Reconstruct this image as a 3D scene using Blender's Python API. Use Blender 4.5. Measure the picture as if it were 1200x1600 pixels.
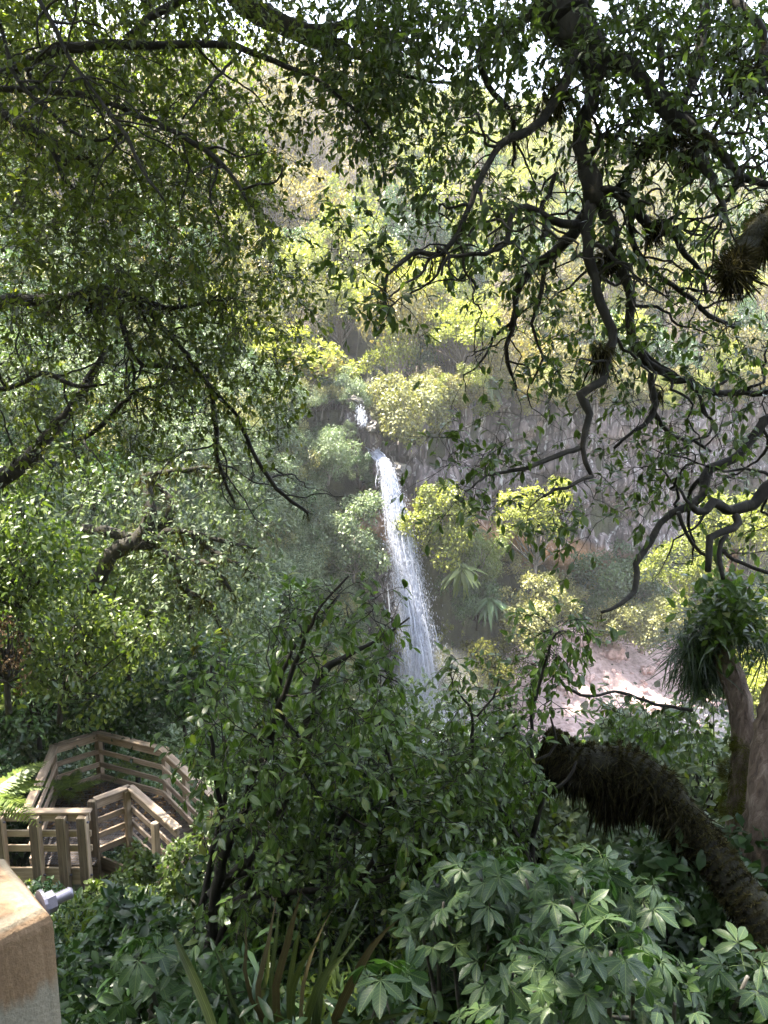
import bpy, bmesh, math, random
import numpy as np
from mathutils import Vector, Matrix, noise as mnoise

for o in list(bpy.data.objects):
    bpy.data.objects.remove(o)
SC = bpy.context.scene
COL = SC.collection
RNG = np.random.default_rng(7)
random.seed(7)

# ------------------------------------------------------------------ camera
CAM = np.array([0.0, 0.0, 24.0])
PITCH = math.radians(10.0)
FPX = 1202.0                      # focal length in photo pixels (1200 x 1600)
cam_d = bpy.data.cameras.new('camera')
cam_d.sensor_fit = 'VERTICAL'
cam_d.sensor_height = 36.0
cam_d.lens = 36.0 * FPX / 1600.0
cam_d.clip_start = 0.05
cam_d.clip_end = 3000.0
cam = bpy.data.objects.new('camera', cam_d)
COL.objects.link(cam)
cam.location = CAM
cam.rotation_euler = (math.radians(90) - PITCH, 0, 0)
SC.camera = cam

# ------------------------------------------------------------------ sky, sun, exposure
SUN_DIR = np.array([-0.38, 0.11, 0.918])
SUN_DIR /= np.linalg.norm(SUN_DIR)
w = bpy.data.worlds.new('World')
SC.world = w
w.use_nodes = True
wn = w.node_tree
bg = wn.nodes['Background']
sky = wn.nodes.new('ShaderNodeTexSky')
sky.sky_type = 'NISHITA'
sky.sun_disc = False
sky.sun_elevation = math.asin(SUN_DIR[2])
sky.sun_rotation = math.atan2(SUN_DIR[0], SUN_DIR[1])
sky.altitude = 900
sky.air_density = 1.0
sky.dust_density = 2.0
hs = wn.nodes.new('ShaderNodeHueSaturation')
hs.inputs['Saturation'].default_value = 0.5
wn.links.new(sky.outputs['Color'], hs.inputs['Color'])
wn.links.new(hs.outputs['Color'], bg.inputs['Color'])
bg.inputs['Strength'].default_value = 0.15
sun_d = bpy.data.lights.new('sun', 'SUN')
sun_d.energy = 5.0
sun_d.angle = math.radians(0.6)
sun_d.color = (1.0, 0.92, 0.78)
sun = bpy.data.objects.new('sun', sun_d)
COL.objects.link(sun)
sun.rotation_euler = Vector(SUN_DIR).to_track_quat('Z', 'Y').to_euler()
sun.location = (0, 0, 80)
SC.view_settings.view_transform = 'Standard'
SC.view_settings.look = 'None'
SC.view_settings.gamma = 1.0
SC.view_settings.use_curve_mapping = False
SC.view_settings.exposure = 3.28
SC.render.film_transparent = False
cy = SC.cycles
cy.max_bounces = 6
cy.diffuse_bounces = 4
cy.glossy_bounces = 2
cy.transmission_bounces = 4
cy.transparent_max_bounces = 8
cy.volume_bounces = 0
cy.use_denoising = True
cy.caustics_reflective = False
cy.caustics_refractive = False
cy.sample_clamp_indirect = 6.0

# ------------------------------------------------------------------ geometry helpers
FWD = np.array([0, math.cos(PITCH), -math.sin(PITCH)])
UPV = np.array([0, math.sin(PITCH), math.cos(PITCH)])
RGT = np.array([1.0, 0, 0])

def at(px, py, d):
    """a point d metres into the scene, seen at photo pixel (px, py)"""
    return CAM + d * FWD + (px - 600) / FPX * d * RGT - (py - 800) / FPX * d * UPV

def depth_of(P):
    return (np.asarray(P) - CAM) @ FWD

def norm(a):
    a = np.asarray(a, float)
    return a / np.maximum(np.linalg.norm(a, axis=-1, keepdims=True), 1e-9)

def rsph(n, rng=RNG):
    return norm(rng.normal(size=(n, 3)))

def catmull(pts, step):
    """smooth a list of rows (x, y, z, r) to about `step` metres"""
    P = np.asarray(pts, float)
    if len(P) == 2:
        P = np.vstack([P[0], P.mean(0), P[1]])
    Q = np.vstack([2 * P[0] - P[1], P, 2 * P[-1] - P[-2]])
    out = []
    for i in range(1, len(Q) - 2):
        p0, p1, p2, p3 = Q[i - 1], Q[i], Q[i + 1], Q[i + 2]
        n = max(2, int(np.linalg.norm(p2[:3] - p1[:3]) / step))
        t = np.linspace(0, 1, n, endpoint=False)[:, None]
        out.append(0.5 * (2 * p1 + (p2 - p0) * t + (2 * p0 - 5 * p1 + 4 * p2 - p3) * t ** 2 + (3 * p1 - p0 - 3 * p2 + p3) * t ** 3))
    out.append(P[-1:])
    out = np.vstack(out)
    out[:, 3] = np.maximum(out[:, 3], 0.0015)
    return out

class Acc:
    """collects triangles and quads, then makes one mesh"""
    def __init__(self):
        self.V, self.T, self.Q, self.rt, self.rq, self.LC, self.mt, self.mq = [], [], [], [], [], [], [], []
        self.n = 0
    def add(self, V, T=None, Q=None, rnd=None, lc=None, mat=0):
        V = np.asarray(V, float)
        self.V.append(V)
        self.LC.append(np.zeros((len(V), 3)) if lc is None else lc)
        for F, L, R, M in ((T, self.T, self.rt, self.mt), (Q, self.Q, self.rq, self.mq)):
            if F is not None and len(F):
                F = np.asarray(F, int)
                L.append(F + self.n)
                R.append(np.full(len(F), 0.5) if rnd is None else (np.broadcast_to(rnd, (len(F),)) if np.ndim(rnd) < 1 or len(rnd) == len(F) else np.full(len(F), .5)))
                M.append(np.full(len(F), mat))
        self.n += len(V)
    def mesh(self, name, mats, smooth=True):
        me = bpy.data.meshes.new(name)
        V = np.vstack(self.V)
        T = np.vstack(self.T) if self.T else np.zeros((0, 3), int)
        Q = np.vstack(self.Q) if self.Q else np.zeros((0, 4), int)
        me.vertices.add(len(V))
        me.vertices.foreach_set('co', V.astype(np.float32).ravel())
        loops = np.concatenate([T.ravel(), Q.ravel()]).astype(np.int32)
        me.loops.add(len(loops))
        me.loops.foreach_set('vertex_index', loops)
        tot = np.concatenate([np.full(len(T), 3), np.full(len(Q), 4)]).astype(np.int32)
        start = np.concatenate([[0], np.cumsum(tot)[:-1]]).astype(np.int32)
        me.polygons.add(len(tot))
        me.polygons.foreach_set('loop_start', start)
        me.polygons.foreach_set('loop_total', tot)
        me.polygons.foreach_set('use_smooth', np.full(len(tot), smooth))
        me.polygons.foreach_set('material_index', np.concatenate(self.mt + self.mq).astype(np.int32))
        me.update(calc_edges=True)
        a = me.attributes.new('rnd', 'FLOAT', 'FACE')
        a.data.foreach_set('value', np.concatenate(self.rt + self.rq).astype(np.float32))
        a = me.attributes.new('lc', 'FLOAT_VECTOR', 'POINT')
        a.data.foreach_set('vector', np.vstack(self.LC).astype(np.float32).ravel())
        for m in (mats if isinstance(mats, (list, tuple)) else [mats]):
            me.materials.append(m)
        return me

def add_tube(acc, pts, sides=6, rough=0.0, mat=0, cap=True, rnd=0.5):
    """pts rows (x, y, z, r)"""
    P = np.asarray(pts, float)
    n = len(P)
    tan = norm(np.gradient(P[:, :3], axis=0))
    ref = np.array([0.31, 0.22, 0.93]) if abs(tan[0, 2]) < 0.9 else np.array([1.0, 0.1, 0])
    u = norm(np.cross(tan[0], ref))
    U = np.zeros((n, 3))
    for i in range(n):
        u = u - (u @ tan[i]) * tan[i]
        u = u / max(np.linalg.norm(u), 1e-9)
        U[i] = u
    W = np.cross(tan, U)
    a = np.linspace(0, 2 * np.pi, sides, endpoint=False)
    rad = P[:, 3][:, None] * np.ones(sides)
    if rough:
        rad = rad * (1 + rough * RNG.normal(size=rad.shape).clip(-1.5, 1.5))
    ring = P[:, None, :3] + rad[..., None] * (np.cos(a)[None, :, None] * U[:, None] + np.sin(a)[None, :, None] * W[:, None])
    V = ring.reshape(-1, 3)
    i = np.arange(n - 1)[:, None] * sides
    j = np.arange(sides)[None]
    k = (j + 1) % sides
    Q = np.stack([i + j, i + k, i + sides + k, i + sides + j], -1).reshape(-1, 4)
    T = None
    if cap:
        V = np.vstack([V, P[0, :3], P[-1, :3]])
        j = np.arange(sides)
        k = (j + 1) % sides
        T = np.vstack([np.stack([k, j, np.full(sides, n * sides)], -1),
                       np.stack([j + (n - 1) * sides, k + (n - 1) * sides, np.full(sides, n * sides + 1)], -1)])
    acc.add(V, T, Q, rnd, None, mat)

# leaf templates: x across, y along (0..1), z up; everything triangles
def leaf_tpl(stations, width, fold=0.25, droop=0.15, wavy=0.0, seed=1):
    """stations: list of (t, relative half width); pointed ends share one vertex"""
    rg = np.random.default_rng(seed)
    V, rows = [], []
    for t, hw in stations:
        z0 = -droop * t * t
        if hw <= 0:
            rows.append([len(V)])
            V.append((0, t, z0))
        else:
            h = hw * width * 0.5
            r = rg.normal(size=2) * wavy
            rows.append([len(V), len(V) + 1, len(V) + 2])
            V += [(-h, t, z0 + fold * h + r[0]), (0, t, z0), (h, t, z0 + fold * h + r[1])]
    T = []
    for a, b in zip(rows, rows[1:]):
        if len(a) == 1 and len(b) == 3:
            T += [(a[0], b[1], b[0]), (a[0], b[2], b[1])]
        elif len(a) == 3 and len(b) == 1:
            T += [(a[0], a[1], b[0]), (a[1], a[2], b[0])]
        elif len(a) == 3:
            T += [(a[0], a[1], b[1]), (a[0], b[1], b[0]), (a[1], a[2], b[2]), (a[1], b[2], b[1])]
        else:
            pass
    V = np.array(V, float)
    lc = np.stack([V[:, 0] / max(width, 1e-6) * 2, V[:, 1], np.ones(len(V))], -1)
    return V, np.array(T, int), lc

T_OVAL = leaf_tpl([(0, 0), (.12, .30), (.32, .86), (.55, 1), (.78, .68), (.92, .28), (1, 0)], .46, .35, .22)
T_OVAL2 = leaf_tpl([(0, 0), (.12, .25), (.32, .8), (.55, 1), (.78, .72), (.92, .3), (1, 0)], .40, .15, .40, .015, 3)
T_OBOV = leaf_tpl([(0, 0), (.2, .28), (.45, .7), (.7, 1), (.9, .75), (1, 0)], .50, .3, .15)
T_LANCE = leaf_tpl([(0, 0), (.3, .9), (.6, .8), (1, 0)], .26, .3, .35)
T_MID = leaf_tpl([(0, 0), (.35, .95), (.7, .8), (1, 0)], .48, .3, .2)
T_DROP = leaf_tpl([(0, 0), (.5, 1), (1, 0)], .26, .35, .0)
T_SMALL = leaf_tpl([(0, 0), (.5, 1), (1, 0)], .55, .35, .2)

def place_leaves(acc, tpl, P, A, N, S, rnd=None, mat=0):
    Tv, Tt, lc = tpl
    k, n = len(P), len(Tv)
    if k == 0:
        return
    y = norm(A)
    z = norm(N - (N * y).sum(-1, keepdims=True) * y)
    x = np.cross(y, z)
    S = np.broadcast_to(np.asarray(S, float), (k,))
    V = P[:, None] + S[:, None, None] * (Tv[None, :, 0, None] * x[:, None] + Tv[None, :, 1, None] * y[:, None] + Tv[None, :, 2, None] * z[:, None])
    T = (Tt[None] + (np.arange(k) * n)[:, None, None]).reshape(-1, 3)
    if rnd is None:
        rnd = RNG.random(k)
    acc.add(V.reshape(-1, 3), T, None, np.repeat(rnd, len(Tt)), np.tile(lc, (k, 1)), mat)

# ------------------------------------------------------------------ object helpers
def tag(o, label=None, cat=None, group=None, kind=None):
    if label: o['label'] = label
    if cat: o['category'] = cat
    if group: o['group'] = group
    if kind: o['kind'] = kind
    return o

def empty(name, loc, label, cat, group=None):
    o = bpy.data.objects.new(name, None)
    COL.objects.link(o)
    o.location = Vector([float(v) for v in loc])
    o.empty_display_size = 0.2
    return tag(o, label, cat, group)

def obj(name, me, parent=None, world_mesh=True, kind=None, sub=False):
    """link a mesh; a mesh given in world coordinates is put back at the origin under its parent"""
    o = bpy.data.objects.new(name, me)
    COL.objects.link(o)
    if parent is not None:
        o.parent = parent
        if world_mesh and not sub:
            o.location = -parent.location
    if kind:
        o['kind'] = kind
    return o

def obj_mat(name, me, parent, M):
    """link a shared mesh under a parent Empty with world matrix M"""
    o = bpy.data.objects.new(name, me)
    COL.objects.link(o)
    o.parent = parent
    o.matrix_basis = Matrix.Translation(-parent.location) @ M
    return o

def frame_matrix(p, along, nrm, s=1.0):
    y = norm(along)
    z = norm(nrm - (nrm @ y) * y)
    x = np.cross(y, z)
    M = Matrix(((x[0] * s, y[0] * s, z[0] * s, p[0]), (x[1] * s, y[1] * s, z[1] * s, p[1]), (x[2] * s, y[2] * s, z[2] * s, p[2]), (0, 0, 0, 1)))
    return M

# ------------------------------------------------------------------ materials
def new_mat(name):
    m = bpy.data.materials.new(name)
    m.use_nodes = True
    nt = m.node_tree
    b = nt.nodes['Principled BSDF']
    return m, nt, b, nt.nodes['Material Output']

def ramp(nt, fac, stops):
    r = nt.nodes.new('ShaderNodeValToRGB')
    el = r.color_ramp.elements
    while len(el) < len(stops):
        el.new(0.5)
    for e, (p, c) in zip(el, stops):
        e.position = p
        e.color = (*c, 1) if len(c) == 3 else c
    if fac is not None:
        nt.links.new(fac, r.inputs['Fac'])
    return r.outputs['Color']

def noise_tex(nt, scale, detail=4, vec=None, rough=0.6, dist=0.0):
    n = nt.nodes.new('ShaderNodeTexNoise')
    n.inputs['Scale'].default_value = scale
    n.inputs['Detail'].default_value = detail
    n.inputs['Roughness'].default_value = rough
    n.inputs['Distortion'].default_value = dist
    if vec is not None:
        nt.links.new(vec, n.inputs['Vector'])
    return n.outputs['Fac']

def mapping(nt, scale=(1, 1, 1), coord='Object', rot=(0, 0, 0)):
    tc = nt.nodes.new('ShaderNodeTexCoord')
    mp = nt.nodes.new('ShaderNodeMapping')
    mp.inputs['Scale'].default_value = scale
    mp.inputs['Rotation'].default_value = rot
    nt.links.new(tc.outputs[coord], mp.inputs['Vector'])
    return mp.outputs['Vector']

def mathn(nt, op, a, b=None, clamp=False):
    n = nt.nodes.new('ShaderNodeMath')
    n.operation = op
    n.use_clamp = clamp
    for i, v in enumerate((a, b)):
        if v is None: continue
        if isinstance(v, (int, float)): n.inputs[i].default_value = v
        else: nt.links.new(v, n.inputs[i])
    return n.outputs[0]

def mixc(nt, fac, a, b, mode='MIX'):
    n = nt.nodes.new('ShaderNodeMix')
    n.data_type = 'RGBA'
    n.blend_type = mode
    for key, v in (('Factor', fac), ('A', a), ('B', b)):
        s = [i for i in n.inputs if i.name == key and (i.type == 'RGBA' if key != 'Factor' else i.type == 'VALUE')][0]
        if isinstance(v, (int, float)): s.default_value = v
        elif isinstance(v, tuple): s.default_value = (*v, 1)
        else: nt.links.new(v, s)
    return [o for o in n.outputs if o.type == 'RGBA'][0]

def bump(nt, b, h, strength=0.4, dist=0.02):
    n = nt.nodes.new('ShaderNodeBump')
    n.inputs['Strength'].default_value = strength
    n.inputs['Distance'].default_value = dist
    nt.links.new(h, n.inputs['Height'])
    nt.links.new(n.outputs['Normal'], b.inputs['Normal'])

def leaf_mat(name, dark, mid, light, trans=0.35, rough=0.42, spec=0.5, tcol=(1.5, 1.5, 0.7), vein=0.0, odd=None, warm=(1.14, 1.0, 0.70)):
    dark, mid, light = [tuple(a * b_ for a, b_ in zip(c_, warm)) for c_ in (dark, mid, light)]
    m, nt, b, out = new_mat(name)
    at_ = nt.nodes.new('ShaderNodeAttribute')
    at_.attribute_name = 'rnd'
    oi = nt.nodes.new('ShaderNodeObjectInfo')
    v = mathn(nt, 'FRACT', mathn(nt, 'ADD', at_.outputs['Fac'], oi.outputs['Random']))
    stops = [(0.0, dark), (0.5, mid), (0.95, light)]
    if odd: stops += [(0.985, odd)]
    c = ramp(nt, v, stops)
    if vein:
        la = nt.nodes.new('ShaderNodeAttribute')
        la.attribute_name = 'lc'
        sx = nt.nodes.new('ShaderNodeSeparateXYZ')
        nt.links.new(la.outputs['Vector'], sx.inputs[0])
        ax = mathn(nt, 'ABSOLUTE', sx.outputs['X'])
        mid_ = mathn(nt, 'SUBTRACT', 1.0, mathn(nt, 'MULTIPLY', ax, 9.0), True)
        side = mathn(nt, 'SINE', mathn(nt, 'MULTIPLY', mathn(nt, 'SUBTRACT', sx.outputs['Y'], mathn(nt, 'MULTIPLY', ax, 0.22)), 62.0))
        side = mathn(nt, 'MULTIPLY', mathn(nt, 'GREATER_THAN', side, 0.86), 0.45)
        f = mathn(nt, 'MULTIPLY', mathn(nt, 'MAXIMUM', mid_, side), vein, True)
        c = mixc(nt, f, c, (0.20, 0.26, 0.10))
        n2 = noise_tex(nt, 35, 3, mapping(nt))
        c = mixc(nt, 0.35, c, ramp(nt, n2, [(0.3, (0.55, 0.55, 0.5)), (0.7, (1.25, 1.25, 1.2))]), 'MULTIPLY')
    nt.links.new(c, b.inputs['Base Color'])
    b.inputs['Roughness'].default_value = rough
    b.inputs['Specular IOR Level'].default_value = spec
    tr = nt.nodes.new('ShaderNodeBsdfTranslucent')
    nt.links.new(mixc(nt, 1.0, c, tcol, 'MULTIPLY'), tr.inputs['Color'])
    mx = nt.nodes.new('ShaderNodeMixShader')
    mx.inputs[0].default_value = trans
    nt.links.new(b.outputs[0], mx.inputs[1])
    nt.links.new(tr.outputs[0], mx.inputs[2])
    nt.links.new(mx.outputs[0], out.inputs['Surface'])
    return m

def bark_mat(name, c1, c2, c3, scale=9, stretch=0.25, bstr=0.6, rough=0.85):
    m, nt, b, out = new_mat(name)
    v = mapping(nt, (1, 1, stretch))
    n1 = noise_tex(nt, scale, 6, v, 0.65, 0.4)
    n2 = noise_tex(nt, scale * 0.3, 3)
    c = ramp(nt, n1, [(0.3, c1), (0.52, c2), (0.72, c3)])
    c = mixc(nt, 0.5, c, ramp(nt, n2, [(0.3, (0.5, 0.5, 0.5)), (0.7, (1.3, 1.3, 1.25))]), 'MULTIPLY')
    nt.links.new(c, b.inputs['Base Color'])
    b.inputs['Roughness'].default_value = rough
    bump(nt, b, n1, bstr, 0.03)
    return m

# ------------------------------------------------------------------ terrain
CLX = [-60, -1.2, 0.9, 6, 14, 22, 30, 44, 90]
CLY = [49.5, 49.8, 51.5, 55.5, 60.5, 66, 72, 78, 90]

def wob(x, y, s):
    return (np.sin(x * 1.3 * s + 0.7) * np.cos(y * 1.1 * s + 1.9) + 0.6 * np.sin(x * 2.7 * s + y * 1.9 * s) + 0.35 * np.sin(y * 5.1 * s - x * 4.3 * s + 1))

def ground(x, y):
    x = np.asarray(x, float)
    y = np.asarray(y, float)
    near = 22.3 - 0.62 * np.maximum(y - 0.5, 0) + 0.55 * np.clip(-1.5 - y, 0, 40)  # ground behind the camera raised, added with the rear trees to block skylight
    base = np.logaddexp(near * 1.2, 0.8 * 1.2) / 1.2
    xl = np.interp(y, [-20, 0, 12, 30, 40, 46, 48.5, 60], [-12, -10.5, -9.2, -5.4, -2.6, -1.3, -1.7, -2.6])
    k = np.interp(y, [0, 10, 20, 48], [0.6, 1.2, 2.5, 3.6])
    cap = np.interp(y, [0, 20, 48], [6, 14, 21])
    t = np.maximum(xl - x, 0)
    rise = np.where(k * t < cap, k * t, cap + 0.75 * (t - cap / k))
    z = base + np.minimum(rise, 48)
    yc = np.interp(x, CLX, CLY)
    z = z + np.clip(1 - (yc - y) / 15, 0, 1) ** 1.3 * 6.0 * np.clip((x - 7) / 7, 0, 1)
    z = z + 0.16 * np.clip(x - 26, 0, 40)
    s = (y - yc) * 0.8
    g = np.interp(x, [-60, -15, 5, 20, 38, 70], [1.12, 1.08, 1.04, 1.06, 1.02, 0.95])
    h = np.clip(s - 4, 0, 58) * 0.70 * g - 0.25 * np.clip(s - 62, 0, 200)
    plat = 21.8 + h
    z = np.where(s > 0.9, np.maximum(plat, np.minimum(z, plat + 14)), z)
    xs = np.interp(y, [48, 56, 70], [-0.3, -2.1, -4])
    zs = np.interp(y, [46, 48.5, 56, 66], [18.0, 18.3, 21.0, 22.5])
    ch = (np.abs(x - xs) < 1.0) & (y > 48.6) & (y < 66)
    z = np.where(ch, np.minimum(z, zs), z)
    far = np.clip((np.hypot(x, y) - 260) / 300, 0, 1)
    return z * (1 - far) + 20 * far + 0.10 * wob(x, y, 1.0) * (1 - far)

def axis(lo, hi, step, out):
    a = np.arange(lo, hi + step, step)
    e = []
    d, s = 0, step
    while d < out:
        s *= 1.35
        d += s
        e.append(d)
    e = np.array(e)
    return np.concatenate([lo - e[::-1], a, a[-1] + e])

M_SOIL, nt, b, _ = new_mat('forest_soil')
n1 = noise_tex(nt, 1.2, 8, mapping(nt))
n2 = noise_tex(nt, 14, 5, mapping(nt))
c = ramp(nt, n1, [(0.3, (0.018, 0.016, 0.010)), (0.5, (0.03, 0.035, 0.014)), (0.7, (0.05, 0.055, 0.02))])
c = mixc(nt, 0.6, c, ramp(nt, n2, [(0.3, (0.4, 0.4, 0.4)), (0.7, (1.5, 1.4, 1.2))]), 'MULTIPLY')
nt.links.new(c, b.inputs['Base Color'])
b.inputs['Roughness'].default_value = 0.95
bump(nt, b, n2, 0.8, 0.1)

gx, gy = axis(-34, 58, 0.8, 1600), axis(-6, 118, 0.8, 1600)
X, Y = np.meshgrid(gx, gy)
Z = ground(X, Y)
acc = Acc()
nx, ny = len(gx), len(gy)
i = (np.arange(ny - 1)[:, None] * nx + np.arange(nx - 1)[None])
acc.add(np.stack([X, Y, Z], -1).reshape(-1, 3), None, np.stack([i, i + 1, i + nx + 1, i + nx], -1).reshape(-1, 4))
tag(obj('ground', acc.mesh('ground', M_SOIL)), kind='structure')

# ------------------------------------------------------------------ cliff
M_ROCK, nt, b, _ = new_mat('cliff_rock')
v = mapping(nt, (1, 1, 0.16))
vs = mapping(nt, (1.5, 1.5, 0.085))
n1 = noise_tex(nt, 1.1, 8, v, 0.65, 0.6)
n2 = noise_tex(nt, 2.2, 7, vs, 0.6, 1.1)
n3 = noise_tex(nt, 0.35, 4)
n4 = noise_tex(nt, 6, 6)
c = ramp(nt, n1, [(0.34, (0.018, 0.015, 0.016)), (0.45, (0.084, 0.067, 0.069)), (0.56, (0.185, 0.147, 0.147)), (0.70, (0.32, 0.26, 0.25))])
c = mixc(nt, mathn(nt, 'MULTIPLY', mathn(nt, 'SUBTRACT', n3, 0.42), 3.5, True), c, mixc(nt, 0.6, c, (0.20, 0.145, 0.14)))
st = mathn(nt, 'MULTIPLY', mathn(nt, 'SUBTRACT', n2, 0.555), 9.0, True)
c = mixc(nt, mathn(nt, 'MULTIPLY', st, 0.85), c, (0.56, 0.55, 0.54))
sd = mathn(nt, 'MULTIPLY', mathn(nt, 'SUBTRACT', 0.40, n2), 12.0, True)
c = mixc(nt, mathn(nt, 'MULTIPLY', sd, 0.8), c, (0.045, 0.040, 0.046))
vc = nt.nodes.new('ShaderNodeTexVoronoi')
vc.feature = 'DISTANCE_TO_EDGE'
vc.inputs['Scale'].default_value = 1.0
nt.links.new(mapping(nt, (1.1, 1.1, 0.22)), vc.inputs['Vector'])
crack = mathn(nt, 'SUBTRACT', 1.0, mathn(nt, 'MULTIPLY', vc.outputs['Distance'], 8.0), True)
c = mixc(nt, mathn(nt, 'MULTIPLY', crack, 0.85), c, (0.014, 0.011, 0.010))
# orange lichen on the lower right part of the face
tc = nt.nodes.new('ShaderNodeTexCoord')
sx = nt.nodes.new('ShaderNodeSeparateXYZ')
nt.links.new(tc.outputs['Object'], sx.inputs[0])
band = mathn(nt, 'ABSOLUTE', mathn(nt, 'SUBTRACT', sx.outputs['Z'], mathn(nt, 'SUBTRACT', 14.2, mathn(nt, 'MULTIPLY', sx.outputs['X'], 0.36))))
lowm = mathn(nt, 'MULTIPLY', mathn(nt, 'SUBTRACT', 2.6, band), 0.7, True)
n5 = noise_tex(nt, 0.9, 7, None, 0.7)
li = mathn(nt, 'MULTIPLY', mathn(nt, 'MULTIPLY', mathn(nt, 'SUBTRACT', n5, 0.43), 8.0, True), lowm)
c = mixc(nt, mathn(nt, 'MULTIPLY', li, 0.85), c, (0.50, 0.24, 0.055))
mo = mathn(nt, 'MULTIPLY', mathn(nt, 'SUBTRACT', noise_tex(nt, 0.6, 6, None, 0.75), 0.56), 9.0, True)
c = mixc(nt, mathn(nt, 'MULTIPLY', mo, 0.6), c, (0.075, 0.085, 0.03))
c = mixc(nt, 0.5, c, ramp(nt, n4, [(0.3, (0.6, 0.6, 0.6)), (0.7, (1.35, 1.35, 1.35))]), 'MULTIPLY')
nt.links.new(c, b.inputs['Base Color'])
b.inputs['Roughness'].default_value = 0.75
bump(nt, b, mathn(nt, 'ADD', n1, mathn(nt, 'MULTIPLY', n4, 0.4)), 1.0, 0.5)

def cliff_mesh():
    path = np.array([(-6.0, 52.5), (-3.2, 51.6), (-1.5, 50.8), (-0.2, 51.0), (0.9, 51.5), (6, 55.5), (14, 60.5), (22, 66), (30, 72), (44, 78), (70, 84)])
    P = catmull(np.column_stack([path, np.zeros(len(path)), np.ones(len(path))]), 0.3)[:, :2]
    tg = norm(np.gradient(P, axis=0))
    nr = np.stack([tg[:, 1], -tg[:, 0]], -1)              # towards the gorge
    arc = np.concatenate([[0], np.cumsum(np.linalg.norm(np.diff(P, axis=0), axis=1))])
    zs = np.linspace(-1.0, 23.4, 70)
    edges = np.cumsum(np.random.default_rng(3).uniform(0.5, 1.5, 200))
    off = np.random.default_rng(4).uniform(-0.35, 0.35, 201)
    V = np.zeros((len(P), len(zs), 3))
    for i, (p, n, a) in enumerate(zip(P, nr, arc)):
        k = np.searchsorted(edges, a)
        lo = edges[k - 1] if k else 0
        f = (a - lo) / (edges[k] - lo)
        rib = 1.9 * off[k] + 0.45 * math.sin(math.pi * f) ** 0.6 - 0.8 * max(0, 1 - min(f, 1 - f) / 0.16)
        top = 22.6 + 1.5 * mnoise.noise((a * 0.35, 2, 0)) + 0.8 * mnoise.noise((a * 1.3, 2, 0)) - 2.8 * max(0, 1 - abs(a - 7.0) / 2.6)
        for j, z0 in enumerate(zs):
            z = min(z0, top)
            q = Vector((p[0] * 0.45, p[1] * 0.45, z * 0.22))
            d = rib * (0.55 + 0.6 * mnoise.noise((a * 0.7, z * 0.33, 5))) + 2.0 * mnoise.fractal(q, 0.9, 2.1, 4) + 0.35 * mnoise.noise((a * 1.7, z * 1.1, 9))
            d += 0.55 * math.floor(3.0 * mnoise.noise((a * 0.25, z * 0.22, 13))) + 0.25 * math.floor(3.0 * mnoise.noise((a * 0.9, z * 0.5, 23)))
            zu = max(8.2, min(15.0, 15.0 - 0.45 * p[0])) + 1.8 * mnoise.noise((a * 0.3, 0, 3)) + 0.5 * mnoise.noise((a * 1.1, 0, 3))
            under = min(1, max(0, (p[0] - 1.5) / 2)) * min(1, max(0, (zu - z) / 1.4))
            d -= 3.2 * under
            d += 0.9 * max(0, 1 - abs(z - zu - 1.0) / 2.2) * min(1, max(0, (p[0] - 1.5) / 2))
            if z0 > top:
                d -= (z0 - top) * 1.5
            V[i, j] = (p[0] + n[0] * d, p[1] + n[1] * d, z)
    acc = Acc()
    n, m = V.shape[:2]
    i = np.arange(n - 1)[:, None] * m + np.arange(m - 1)[None]
    acc.add(V.reshape(-1, 3), None, np.stack([i, i + m, i + m + 1, i + 1], -1).reshape(-1, 4))
    global CLIFF_V
    CLIFF_V = (V, nr)
    return acc.mesh('cliff', M_ROCK, True)
tag(obj('cliff', cliff_mesh()), 'purplish grey rock cliff with pale vertical streaks and orange lichen', None, None, 'structure')

# ------------------------------------------------------------------ water
M_WATER, nt, b, out = new_mat('stream_water')
n1 = noise_tex(nt, 1.6, 6, mapping(nt), 0.6, 0.8)
fo = noise_tex(nt, 0.9, 8, mapping(nt), 0.7, 1.2)
tc = nt.nodes.new('ShaderNodeTexCoord')
dn = nt.nodes.new('ShaderNodeVectorMath')
dn.operation = 'DISTANCE'
nt.links.new(tc.outputs['Object'], dn.inputs[0])
dn.inputs[1].default_value = (3.0, 47.5, 1.1)
close = mathn(nt, 'SUBTRACT', 1.0, mathn(nt, 'MULTIPLY', dn.outputs['Value'], 0.16), True)
foam = mathn(nt, 'MULTIPLY', mathn(nt, 'SUBTRACT', mathn(nt, 'ADD', fo, mathn(nt, 'MULTIPLY', close, 0.35)), 0.60), 6.0, True)
nt.links.new(mixc(nt, foam, (0.035, 0.035, 0.045), (0.72, 0.74, 0.78)), b.inputs['Base Color'])
b.inputs['Roughness'].default_value = 0.18
bump(nt, b, n1, 0.9, 0.12)
acc = Acc()
gx, gy = np.arange(-4, 60, 0.5), np.arange(34, 72, 0.5)
X, Y = np.meshgrid(gx, gy)
nx, ny = len(gx), len(gy)
i = (np.arange(ny - 1)[:, None] * nx + np.arange(nx - 1)[None])
acc.add(np.stack([X, Y, 1.15 + 0.05 * wob(X, Y, 1.7)], -1).reshape(-1, 3), None, np.stack([i, i + 1, i + nx + 1, i + nx], -1).reshape(-1, 4))
tag(obj('stream_water', acc.mesh('stream_water', M_WATER)), kind='structure')

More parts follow.
